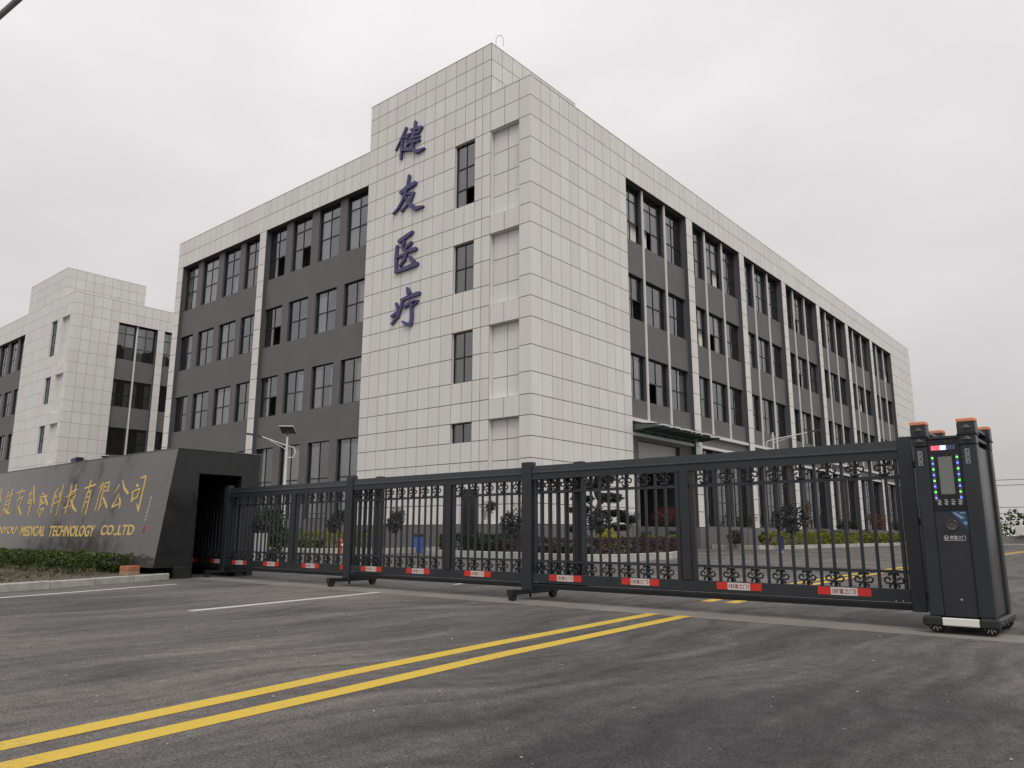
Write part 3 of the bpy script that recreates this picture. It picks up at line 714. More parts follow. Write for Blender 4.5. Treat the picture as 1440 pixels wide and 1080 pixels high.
def window(parent, P, a, b, c, d, rows, cols, glass='glass', pieces=True, gone=(), curtain=0, fr=0.055, rails=0, name='window', bay='x', lights=False):
    """one window set in an opening a..b, c..d: a frame mesh, panes as sub-parts, maybe curtains behind"""
    def fbox(mb, u0, u1, z0, z1, d0, d1, mi=0):
        p, q = P(u0, z0, d0), P(u1, z1, d1)
        mb.box(min(p[0], q[0]), max(p[0], q[0]), min(p[1], q[1]), max(p[1], q[1]), z0, z1, mi)
    us = [a + (b - a) * i / cols for i in range(cols + 1)]
    zs = [c + (d - c) * t for t in rows]
    f = MB()
    fbox(f, a, a + fr, c, d, 0, 0.08); fbox(f, b - fr, b, c, d, 0, 0.08)
    fbox(f, a + fr, b - fr, c, c + fr, 0, 0.08); fbox(f, a + fr, b - fr, d - fr, d, 0, 0.08)
    for u in us[1:-1]: fbox(f, u - fr * .5, u + fr * .5, c + fr, d - fr, 0.002, 0.078)
    for z in zs[1:-1]: fbox(f, a + fr, b - fr, z - fr * .7, z + fr * .7, -0.006, 0.074)
    for k in range(rails):
        fbox(f, a, b, c + 0.35 + 0.0 * k, c + 0.39, -0.05, -0.02)
    w = f.build(name, 'frame', parent)
    g_ = MB(); pane_i = 0
    for j in range(len(zs) - 1):
        for i in range(cols):
            if pane_i in gone:
                pane_i += 1; continue
            tgt = MB() if pieces else g_
            u0, u1, z0, z1 = us[i] + fr * .4, us[i + 1] - fr * .4, zs[j] + fr * .4, zs[j + 1] - fr * .4
            t1, t2 = random.uniform(-.004, .004), random.uniform(-.004, .004)
            tgt.quad(P(u0, z0, .04 + t1), P(u1, z0, .04 + t2), P(u1, z1, .04 - t1), P(u0, z1, .04 - t2))
            if pieces: tgt.build('pane', glass, w)
            pane_i += 1
    if not pieces and g_.f: g_.build('glazing', glass, w)
    if curtain:
        cmb = MB()
        spans = {1: [(0, .42)], 2: [(.55, 1)], 3: [(0, .3), (.72, 1)], 4: [(0, 1)], 5: [(.5, .95)]}[curtain]
        zlo, zhi = (c + 0.05, d - 0.3) if curtain != 5 else (c + 0.1, c + (d - c) * 0.36)
        for (s0, s1) in spans:
            n = max(4, int((s1 - s0) * (b - a) / 0.07)); pu = [a + (b - a) * (s0 + (s1 - s0) * i / n) for i in range(n + 1)]
            for i in range(n):
                d0, d1 = 0.22 + 0.03 * (i % 2), 0.22 + 0.03 * ((i + 1) % 2)
                cmb.quad(P(pu[i], zlo, d0), P(pu[i + 1], zlo, d1), P(pu[i + 1], zhi, d1), P(pu[i], zhi, d0))
        cmb.build('curtain', 'curtain', w)
    if lights:
        zz = c + (d - c) * 0.62
        lm = MB(); lm.tube([P(a + .05, zz, .5), P(b - .05, zz, .5)], 0.035, 6)
        lm.build('tube_reflection_bar', 'pole', w)  # white bar added to imitate fluorescent tubes reflected in the glass
    return w

def tiles_for(u_edges, rows, P, skip=(), depth=0.03):
    """list of tile pieces on a plane: (u0, u1, z0, z1) cut round openings"""
    out = []
    for a, b in zip(u_edges, u_edges[1:]):
        for c, d in zip(rows, rows[1:]):
            um, zm = (a + b) / 2, (c + d) / 2
            if any(h[0] - .02 < um < h[1] + .02 and h[2] < zm < h[3] for h in skip): continue
            out.append((a, b, c, d, P))
    return out

def tile_box(mb, a, b, c, d, P, org=None, jk=1.0):
    j = JW / 2 * jk
    ja, jb = (0.005 if a == 0 else j), (-0.03 if b == 0 else j)      # folded tile at the corner
    p, q = P(a + ja, c + j, 0.004), P(b - jb, d - j, -0.03)
    x0, x1 = sorted((p[0], q[0])); y0, y1 = sorted((p[1], q[1]))
    if org: x0 -= org[0]; x1 -= org[0]; y0 -= org[1]; y1 -= org[1]; c -= org[2]; d -= org[2]
    mb.box(x0, x1, y0, y1, c + j, d - j)

def make_building(label, ox, oy, white_r, n_bays, wing_end, main=True, end_y=88.96):
    root = thing('office_building', label, 'building', (ox, oy, 0))
    camL = Vector((-ox, -oy, CAM_Z))
    F = lambda u, z, d: (u, d, z)              # front (long sign facade), d goes into the building (+Y)
    S = lambda u, z, d: (-d, u, z)             # side facade, d goes into the building (-X)
    tw = [(-6.1, -4.4, 20.98, 25.2), (-6.1, -4.4, 15.39, 18.5), (-6.1, -4.4, 9.79, 12.9), (-6.1, -4.4, 5.7, 7.36)]
    if not main: tw = [(-6.1, -4.4, 20.98, 25.2), (-6.1, -4.4, 15.39, 18.5), (-6.1, -4.4, 9.79, 12.9), (-6.1, -4.4, 4.6, 7.36)]
    rec = [(-3.09, -0.84, 19.69, 25.22, .35), (-3.09, -0.84, 14.13, 18.52, .35), (-3.09, -0.84, 8.53, 12.91, .35), (-3.09, -0.84, 1.52, 7.37, .35)]
    tiles = []
    # ---- tower front
    mb = MB()
    holes_sheet(mb, -14.64, 0, 0, 27.75, tw + rec, F, 0.3, 0, 1)
    holes_sheet(mb, -14.64, -3.087, 27.75, 31.25, [], F, 0.3, 0, 1)
    for r_ in rec:
        mb.quad((r_[0], .35, r_[2]), (r_[1], .35, r_[2]), (r_[1], .35, r_[3]), (r_[0], .35, r_[3]))
    mb.quad((-14.64, 0, 27.75), (-14.64, 0, 31.25), (-14.64, 9, 31.25), (-14.64, 9, 27.75))
    # side white block and parapet backing
    bays = [(white_r + BAYP * k, white_r + BAYP * k + BAYW) for k in range(n_bays)] if main else [(4.98, 9.56), (10.4, 19.2)]
    last = bays[-1][1]
    holes_sheet(mb, 0, end_y, 0, 27.75, [(a, b, 1.5, 25.22, .3) for a, b in bays], S, 0.3, 0, 2)
    # wing front backing with the two recessed bays
    wb = [(-41.2, -28.38), (-27.45, -14.66)] if main else [(-27.45, -14.66)]
    holes_sheet(mb, wing_end, -14.64, 0, 27.75, [(a, b, 1.5, 25.22, .3) for a, b in wb], F, 0.3, 0, 2)
    # closing sides, roof
    mb.quad((wing_end, 0, 0), (wing_end, 0, 27.75), (wing_end, 22, 27.75), (wing_end, 22, 0))
    mb.quad((-22, end_y, 0), (-22, end_y, 27.75), (0, end_y, 27.75), (0, end_y, 0))
    # parapet inner faces give the roof edge a thickness
    mb.box(wing_end + .02, -.02, .31, .6, 26.4, 27.74); mb.box(-.6, -.31, .6, end_y - .02, 26.4, 27.74)
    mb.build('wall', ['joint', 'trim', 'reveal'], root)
    pm = MB(); pm.box(-14.62, -3.12, .002, 8.98, 27.7, 31.24)
    pm.quad((-3.087, 0, 27.7), (-3.087, 9, 27.7), (-3.087, 9, 31.25), (-3.087, 0, 31.25))
    pm.build('stair_tower', 'joint', root)
    rf = MB(); rf.quad((wing_end, .6, 26.6), (0 - .6, .6, 26.6), (-.6, end_y, 26.6), (wing_end, end_y, 26.6)); rf.build('roof', 'roof', root)
    PEN = lambda u, z, d: (-3.087 - d, u, z)
    if main:
        hk = MB(); hk.tube([(-3.0, .3, 31.2), (-3.0, .3, 31.7), (-2.9, .4, 31.95), (-2.75, .5, 31.95), (-2.65, .6, 31.7), (-2.65, .6, 31.2)], .025, 6)
        hk.build('roof_hook', 'pole', root)
    # coping
    cp = MB()
    cp.box(wing_end - .03, -14.645, -.045, .35, 27.752, 27.79); cp.box(-3.08, .035, -.045, .35, 27.752, 27.79)
    cp.box(-.32, .045, .352, end_y + .03, 27.752, 27.79); cp.box(-14.67, -3.05, -.045, .35, 31.252, 31.29); cp.box(-3.4, -3.045, .352, 9, 31.252, 31.29)
    cp.build('coping', 'trim', root)
    # ---- tile field
    ue = [-14.64, -13.76, -12.8, -11.85, -10.9, -9.94, -8.99, -8.03, -7.08, -6.1, -5.25, -4.4, -3.78, -3.09]
    tiles += tiles_for(ue, TROWS, F, tw)
    R27 = [z for z in TROWS if z <= 27.8]
    tiles += tiles_for([-3.09, -1.97, -.84], R27, F, rec)
    for r_ in rec:
        rr = [z for z in TROWS if r_[2] - .01 <= z <= r_[3] + .01]
        tiles += tiles_for([-3.09, -1.97, -.84], rr, lambda u, z, d: (u, .35 + d, z))
    tiles += tiles_for([-.84, 0.0], R27, F)
    tiles += tiles_for(sub_edges(0, white_r, .955) if main else sub_edges(0, 4.98, .99), R27, S)
    tiles += tiles_for(sub_edges(0, 9, .95), [27.75, 29.0, 30.15, 31.25], PEN)
    tiles += tiles_for(sub_edges(white_r if main else 4.98, last, .98), [25.22, 26.5, 27.75], S)
    if main: tiles += tiles_for(sub_edges(last, end_y, 1.0), R27, S)
    for (a, b), (c, d) in zip(bays, bays[1:]):
        tiles += tiles_for([b, c], [z for z in R27 if z <= 25.3], S)
    tiles += tiles_for(sub_edges(wing_end, -14.64, .955), [25.22, 26.5, 27.75], F)
    Rw = [z for z in R27 if z <= 25.3]
    if main:
        tiles += tiles_for([wing_end, -41.2], Rw, F); tiles += tiles_for([-28.38, -27.45], Rw, F)
    def key(t):
        a, b, c, d, P = t
        p = Vector(P((a + b) / 2, (c + d) / 2, 0)); v = p - camL
        n = Vector(P(0, 0, -1)) - Vector(P(0, 0, 0))
        return -abs(v.normalized().dot(n)) * (b - a) * (d - c) / v.length_squared
    tiles.sort(key=key)
    cache = {}
    n_single = 300 if main else 110
    for a, b, c, d, P in tiles[:n_single]:
        axis = 'S' if abs(P(1, 0, 0)[1] - P(0, 0, 0)[1]) > .5 else 'F'
        k = (axis, round(b - a, 2), round(d - c, 2), a == 0, b == 0)
        o = P(a, c, 0)
        if k not in cache:
            tm = MB(); tile_box(tm, a, b, c, d, P, o, 1.0 if main else .6); cache[k] = tm.mesh('facade_tile', 'tile')
        put(cache[k], 'facade_tile', root, (o[0], o[1], o[2]))
    tm = MB()
    for a, b, c, d, P in tiles[n_single:]:
        tile_box(tm, a, b, c, d, P, None, 1.0 if main else .6)
    o = tm.build('facade_tile_field', 'tile', root); o['kind'] = 'stuff'
    # ---- stair windows
    for i, h in enumerate(tw):
        nr = [(0, .5, 1), (0, .5, 1), (0, .5, 1), (0, 1)]
        rows = (0, .28, .62, 1) if i == 0 else (0, .5, 1) if i < 3 else (0, 1)
        window(root, lambda u, z, d: (u, .16 + d, z), h[0], h[1], h[2], h[3], rows, 2, 'glass', True, gone=(1,) if (i == 0 and main) else ())
    # ---- wing bays
    wm = MB(); openings = []
    for bi, (a, b) in enumerate(wb):
        xs = ([(-41.45, -38.92), (-38.02, -35.34), (-34.44, -31.82), (-31.02, -28.5)] if a < -30 else [(-27.56, -25.05), (-24.17, -21.66), (-20.72, -18.2), (-17.34, -14.8)])
        xs = [(max(x0, a + .02), min(x1, b - .02)) for x0, x1 in xs]
        hs = [(x0, x1, c, d) for x0, x1 in xs for (c, d) in FLOORS + [(2.0, 7.38)]]
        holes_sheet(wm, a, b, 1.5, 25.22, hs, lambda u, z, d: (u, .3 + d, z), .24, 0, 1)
        openings += [(bi, i, fl, x0, x1) for i, (x0, x1) in enumerate(xs) for fl in range(4)]
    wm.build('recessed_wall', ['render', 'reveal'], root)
    for bi, i, fl, x0, x1 in openings:
        c, d = (FLOORS + [(2.0, 7.38)])[fl]
        rows = (0, .4, .74, 1) if fl == 0 else (0, .48, 1) if fl < 3 else (0, .52, 1)
        rnd = random.random()
        gone = ()
        cur = random.choice([0, 0, 1, 2, 3, 4, 5]) if fl < 3 else random.choice([0, 0, 1, 4])
        is2 = (len(wb) == 2 and bi == 1)
        if main and is2 and (i, fl) in ((0, 0), (0, 1), (0, 2), (1, 0)): gone = (1,)
        window(root, lambda u, z, dd: (u, .46 + dd, z), x0, x1, c, d, rows, 2, 'glass', main, gone, cur, rails=1 if fl == 3 else 0, lights=(main and is2 and i < 3 and fl < 3))
    # ---- side bays
    dm = MB(); fins = []
    sw = []
    for k, (a, b) in enumerate(bays):
        cells = [(a + .04, a + 2.5), (a + 2.72, a + 5.7), (a + 5.92, b - .04)] if b - a > 6 else [(a + .04, a + 2.15), (a + 2.4, b - .04)]
        fx = [a + 2.6, a + 5.8] if b - a > 6 else [a + 2.27]
        fins += [(f_, 8.5) for f_ in fx]
        hs = [(u0, u1, c, d) for u0, u1 in cells for (c, d) in FLOORS]
        if main and k == 0:
            hs.append((a + 1.2, a + 6.9, 0.3, 7.1))
            z0 = 0.3
        else:
            hs += [(u0, u1, 1.6, 7.3) for u0, u1 in cells]
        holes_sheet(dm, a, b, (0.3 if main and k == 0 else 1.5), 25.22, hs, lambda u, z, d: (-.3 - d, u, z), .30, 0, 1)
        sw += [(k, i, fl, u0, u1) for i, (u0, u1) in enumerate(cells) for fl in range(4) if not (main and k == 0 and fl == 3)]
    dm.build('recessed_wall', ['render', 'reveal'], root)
    PS = lambda u, z, d: (-.52 - d, u, z)
    for k, i, fl, u0, u1 in sw:
        c, d = (FLOORS + [(1.6, 7.3)])[fl]
        rows = (0, .36, .74, 1) if fl == 0 else (0, .46, 1) if fl < 3 else (0, .32, .66, 1)
        gone = ()
        if main and fl < 3 and random.random() < (.3 if k < 2 else .12): gone = (random.choice([0, 1]),)
        cur = random.choice([0, 0, 1, 2, 3]) if fl < 3 else random.choice([0, 0, 0, 1])
        window(root, PS, u0, u1, c, d, rows, 2 if fl < 3 else 4, 'glass2' if fl == 3 or not main else 'glass', main and k < 2, gone, cur)
    for f_, z0 in fins:
        fm = MB(); fm.cbox(-.5, -.2, f_ - .09, f_ + .09, z0, 25.2, .015); fm.build('fin', 'trim', root)
    for k, (a, b) in enumerate(bays):
        bm = MB(); bm.box(-.32, -.08, a + .003, b - .003, 8.28, 8.5); bm.box(-.32, -.10, a + .003, b - .003, 7.34, 7.54)
        bm.build('string_band', 'trim', root)
    # ---- plinth
    pl = MB()
    pl.box(wing_end - .05, .06, -.06, .25, 0, 1.5); pl.box(-.25, .05, (white_r + BAYW + .02 if main else .27), end_y, 0, 1.49)
    if main: pl.box(-.25, .05, .27, white_r - .02, 0, 1.49)
    pl.build('plinth', 'plinth', root)
    # ---- interior walls and slabs seen through the glass
    im = MB()
    im.quad((wing_end, 4.5, 0), (-5, 4.5, 0), (-5, 4.5, 26), (wing_end, 4.5, 26)); im.quad((-5, 4.5, 0), (-5, end_y, 0), (-5, end_y, 26), (-5, 4.5, 26))
    for z in (8.0, 13.7, 19.5, 25.6):
        im.box(wing_end + .1, -.8, .8, 4.4, z - .12, z + .12); im.box(-4.9, -.8, 4.5, end_y - .2, z - .13, z + .11)
    for x in range(int(wing_end) + 3, -14, 7): im.box(x - .1, x + .1, .75, 4.45, .1, 25.9)
    for y in range(12, int(end_y), 10): im.box(-4.95, -.75, y + .05, y + .25, .1, 25.95)
    im.build('interior', 'interior', root)
    return root

MAIN = make_building('white tiled four storey office block with grey window bays and blue brush characters', -25.485, 32.0, 10.5, 7, -42.24, True)
TWIN = make_building('matching white tiled office block beyond the west wing, without blue characters', -90.485, 31.44, 4.98, 2, -27.6, False, end_y=19.6)

# blue brush characters on the tower
k_ = 0
for ch, strokes in BLUE.items():
    mb = MB()
    for s_ in strokes:
        brush(mb, [(x + 25.485, z, w * 1.3) for x, z, w in s_], -.028, .16 + .003 * (k_ % 12)); k_ += 1
    mb.build('sign_character', 'letter', MAIN)

# entrance canopy, doorway and shutter at the first side bay
can = MB()
y0, y1 = 10.7, 19.6
for i in range(7):
    y = y0 + (y1 - y0) * i / 6
    can.prism([(-.3, 7.62), (-.3, 8.1), (1.75, 7.86), (1.75, 7.74)], y - .05, y + .05, 'y')
can.box(1.6, 1.72, y0 - .1, y1 + .1, 7.72, 7.745); can.box(.4, .5, y0, y1, 7.6, 7.66)
co = can.build('canopy', 'steel', MAIN)
for i in range(6):
    a, b = y0 + (y1 - y0) * i / 6, y0 + (y1 - y0) * (i + 1) / 6
    gm = MB()
    vsz = [(-.28, 8.14), (1.95, 7.90)]
    gm.add([(-.28, a - .05, 8.16), (1.95, a - .05, 7.92), (1.95, b + .1, 7.98 + .02), (-.28, b + .1, 8.24), (-.28, a - .05, 8.14), (1.95, a - .05, 7.9), (1.95, b + .1, 7.98), (-.28, b + .1, 8.22)],
           [(0, 1, 2, 3), (7, 6, 5, 4), (0, 4, 5, 1), (1, 5, 6, 2), (2, 6, 7, 3), (3, 7, 4, 0)])
    gm.build('glass_panel', 'canopy_glass', co)
    em = MB(); em.box(1.9, 1.97, a, b, 7.82, 7.88); em.build('edge_rail', 'trim', co)
sm = MB()
for i in range(9):
    z = 5.62 + i * .165
    sm.prism([(11.72, z), (17.38, z), (17.38, z + .15), (11.72, z + .15)], -.62 - .02, -.60, 'x')
sm.build('roller_shutter', 'shutter', MAIN)
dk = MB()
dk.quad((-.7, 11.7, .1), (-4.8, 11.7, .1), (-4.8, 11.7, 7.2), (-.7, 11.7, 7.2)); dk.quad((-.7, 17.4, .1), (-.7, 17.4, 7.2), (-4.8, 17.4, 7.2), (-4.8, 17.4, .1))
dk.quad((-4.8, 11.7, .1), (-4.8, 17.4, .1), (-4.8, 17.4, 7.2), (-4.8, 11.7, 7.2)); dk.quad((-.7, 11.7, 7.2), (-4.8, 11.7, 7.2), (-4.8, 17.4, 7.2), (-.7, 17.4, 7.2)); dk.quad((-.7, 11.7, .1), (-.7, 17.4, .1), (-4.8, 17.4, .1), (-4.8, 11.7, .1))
dk.build('lobby', 'dark_inside', MAIN)  # box coloured near-black so the doorway reads as deep shade
jm = MB(); jm.box(-.72, -.58, 11.62, 11.72, .3, 7.1); jm.box(-.72, -.58, 17.38, 17.5, .3, 7.1); jm.build('door_frame', 'frame', MAIN)

# ================================================================== sign wall
SX, SYF = -16.62, 8.3
SIGN = thing('sign_wall', 'long leaning wall of polished dark granite with gold company name and a gate slot', 'sign wall', (SX, SYF, 0))
fb, ft, zb, zt, yb = 7.90 - SYF, 8.23 - SYF, 0.237, 2.835, 10.27 - SYF
XL = -44.0
oy0, oy1, oz = 8.77 - SYF, 9.83 - SYF, 2.305
mb = MB()
edges = [0, -4.2, -9.4, -14.6, -19.8, -25.0, -30.2, -37.0, XL]
for i, (a, b) in enumerate(zip(edges, edges[1:])):          # polished slabs with hairline joints
    sl = MB()
    sl.add([(b + .004, fb, zb), (a - .004, fb, zb), (a - .004, ft, zt), (b + .004, ft, zt), (b + .004, fb + .04, zb), (a - .004, fb + .04, zb), (a - .004, ft + .04, zt), (b + .004, ft + .04, zt)],
           [(0, 1, 2, 3), (7, 6, 5, 4), (0, 4, 5, 1), (1, 5, 6, 2), (2, 6, 7, 3), (3, 7, 4, 0)])
    sl.build('granite_slab', 'granite', SIGN)
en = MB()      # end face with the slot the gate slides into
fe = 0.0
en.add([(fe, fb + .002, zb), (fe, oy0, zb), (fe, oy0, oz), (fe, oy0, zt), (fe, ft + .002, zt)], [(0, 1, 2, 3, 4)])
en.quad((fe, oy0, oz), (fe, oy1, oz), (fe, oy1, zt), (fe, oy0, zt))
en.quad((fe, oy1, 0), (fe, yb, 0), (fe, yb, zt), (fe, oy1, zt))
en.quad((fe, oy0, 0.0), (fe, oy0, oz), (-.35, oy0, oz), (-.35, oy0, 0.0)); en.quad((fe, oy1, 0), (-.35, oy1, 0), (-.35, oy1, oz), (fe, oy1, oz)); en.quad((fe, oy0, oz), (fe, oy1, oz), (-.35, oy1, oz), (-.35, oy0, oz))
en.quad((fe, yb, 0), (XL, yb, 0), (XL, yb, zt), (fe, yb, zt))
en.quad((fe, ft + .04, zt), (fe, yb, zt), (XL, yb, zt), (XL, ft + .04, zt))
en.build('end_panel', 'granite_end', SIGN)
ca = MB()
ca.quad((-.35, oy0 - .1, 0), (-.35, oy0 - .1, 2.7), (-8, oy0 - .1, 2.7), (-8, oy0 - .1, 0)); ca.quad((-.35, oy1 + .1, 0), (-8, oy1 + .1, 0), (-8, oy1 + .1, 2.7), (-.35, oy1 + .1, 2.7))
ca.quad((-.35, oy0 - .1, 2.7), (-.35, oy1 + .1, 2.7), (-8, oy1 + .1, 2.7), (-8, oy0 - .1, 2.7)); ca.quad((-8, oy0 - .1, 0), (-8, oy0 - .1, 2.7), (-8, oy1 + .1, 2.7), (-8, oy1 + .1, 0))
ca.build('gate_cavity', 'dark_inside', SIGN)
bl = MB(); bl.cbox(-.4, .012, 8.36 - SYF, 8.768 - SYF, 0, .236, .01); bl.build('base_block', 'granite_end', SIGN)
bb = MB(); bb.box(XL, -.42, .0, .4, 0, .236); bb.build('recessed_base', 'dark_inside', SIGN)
tp = MB(); tp.box(XL, .02, ft - .01, ft + .05, zt + .002, zt + .02); tp.box(-.03, .02, ft + .052, yb, zt + .002, zt + .02); tp.build('coping', 'plinth', SIGN)
TH = -math.atan2(ft - fb, zt - zb)
def on_sign(o, x=0.0, s=0.0):
    o.location = (x, fb + math.sin(-TH) * s, zb + math.cos(TH) * s); o.rotation_euler = (TH, 0, 0)
    return o
k_ = 0
for strokes in GOLD:
    mb = MB()
    for s_ in strokes:
        brush(mb, [(x - SX, z, w * 1.5) for x, z, w in s_], 0.001, .006 + .001 * (k_ % 10)); k_ += 1
    on_sign(mb.build('gold_character', 'gold', SIGN))
for word, x0, x1 in (('JIANYOU', -27.5, -25.42), ('MEDICAL', -25.02, -23.22), ('TECHNOLOGY', -22.9, -20.02), ('CO.,LTD', -19.66, -17.9)):
    me = text_mesh(word, 'gold', x1 - x0, .285, .008, .02)
    on_sign(put(me, 'gold_lettering', SIGN), x0 - SX, .648)
mb = MB()
for i, s in enumerate((1.53, 1.44, 1.36, 1.27, 1.19, 1.11, 1.03)):
    x = -17.42 - SX - i * .004
    brush(mb, [(x - .03, s, .012), (x + .035, s + .02, .014)], .001, .004 + .001 * i)
    brush(mb, [(x, s + .03, .012), (x - .015, s - .03, .014)], .001, .0045 + .001 * i)
on_sign(mb.build('signature_marks', 'print', SIGN))
mb = MB(); mb.box(-17.48 - SX, -17.40 - SX, -.004, .002, .74, .89); on_sign(mb.build('red_seal', 'seal', SIGN))

fl = thing('floodlight', 'small dark floodlight on top of the granite sign wall', 'floodlight', (-23.6, 8.75, zt))
mb = MB(); mb.tube([(0, 0, 0), (0, 0, .12)], .02); mb.build('bracket', 'lamp', fl)
mb = MB(); mb.prism([(-.16, .10), (.16, .10), (.20, .26), (-.22, .22)], -.1, .1, 'y'); mb.build('housing', 'lamp', fl)

# ================================================================== sliding gate
def scroll(cx, cz, r0, a0, a1, r1, n=9):
    return [(cx + (r0 + (r1 - r0) * i / n) * math.cos(a0 + (a1 - a0) * i / n), 0, cz + (r0 + (r1 - r0) * i / n) * math.sin(a0 + (a1 - a0) * i / n)) for i in range(n + 1)]

def ornament_mesh():
    """cast scroll piece about 0.2 wide, 0.17 tall: mushroom cap, collar, two loops and two legs"""
    mb = MB()
    for s in (-1, 1):
        mb.tube([(0, 0, .150), (s * .018, 0, .160), (s * .040, 0, .152), (s * .052, 0, .132)], [.012, .017, .016, .010], 6)      # cap lobes
        lp = scroll(s * .068, .082, .030, PI / 2 - s * (-PI * .95), PI / 2 - s * PI * .6, .026, 10)
        mb.tube([(0, 0, .060)] + [(s * .030, 0, .052)] + [(s * (.068 + .030 * math.cos(t)), 0, .082 + .030 * math.sin(t)) for t in np.linspace(-PI * .62, PI * 1.0, 11)], [.011] * 13, 5)
        mb.tube([(0, 0, .075), (s * .022, 0, .050), (s * .046, 0, .028), (s * .050, 0, .002)], [.010, .012, .015, .010], 6)     # leg
    mb.lathe([(.006, .165), (.016, .158), (.012, .128), (.020, .118), (.020, .108), (.010, .098), (.016, .085), (.012, .06), (.008, 0.0)], n=8)
    return mb.mesh('scroll_ornament', 'cast')

def medallion_mesh():
    """cast openwork rosette with an oval boss"""
    mb = MB()
    mb.lathe([(.008, -.030), (.034, -.026), (.046, -.014), (.050, 0.0), (.050, .012), (.01, .014)], axis='y', n=18)
    v = mb.v
    rg = [(.070 * math.cos(t), -.006, .066 * math.sin(t)) for t in np.linspace(0, 2 * PI, 25)]
    mb.tube(rg, .012, 6, cap=False)
    for i in range(20):
        t = 2 * PI * i / 20 + .13
        ex, ez = (.168 if abs(math.cos(t)) > .5 else .125) - (.055 if i % 2 else 0), .135 - (.042 if i % 2 else 0)
        cx, cz = ex * math.cos(t), ez * math.sin(t)
        rr = .036 + .010 * (i % 2) + (.012 if abs(math.cos(t)) > .7 else 0)
        sp = [(cx + (rr * (1 - .55 * k / 11)) * math.cos(t + PI + (1 if i % 2 else -1) * k * .55), -.006 + .002 * (i % 3), cz + (rr * (1 - .55 * k / 11)) * math.sin(t + PI + (1 if i % 2 else -1) * k * .55)) for k in range(12)]
        mb.tube(sp, [.0125 - .0004 * k for k in range(12)], 5)
        mb.lathe([(.004, -.018), (.014, -.012), (.014, .006), (.004, .008)], (cx, 0, cz), 7, 'y')
    for s in (-1, 1):
        mb.tube([(s * .02, 0, .10), (s * .045, -.004, .145), (s * .03, -.004, .175), (s * .055, -.004, .185), (s * .068, -.004, .168)], [.012, .012, .010, .009, .006], 5)
        mb.tube([(s * .015, 0, -.10), (s * .05, -.004, -.145), (s * .03, -.004, -.17), (s * .06, -.004, -.165)], [.012, .012, .010, .007], 5)
    return mb.mesh('medallion', 'cast')

ORN = ornament_mesh(); MED = medallion_mesh()
LG = 5.54
def picket_mesh():
    mb = MB(); mb.cbox(-.0165, .0165, -.0165, .0165, .384, 1.786, .004)
    return mb.mesh('picket', 'gate')
PICK = picket_mesh()
STICK_TXT = text_mesh('《财富之门》', 'redtext', .27, .055, .001, .008)

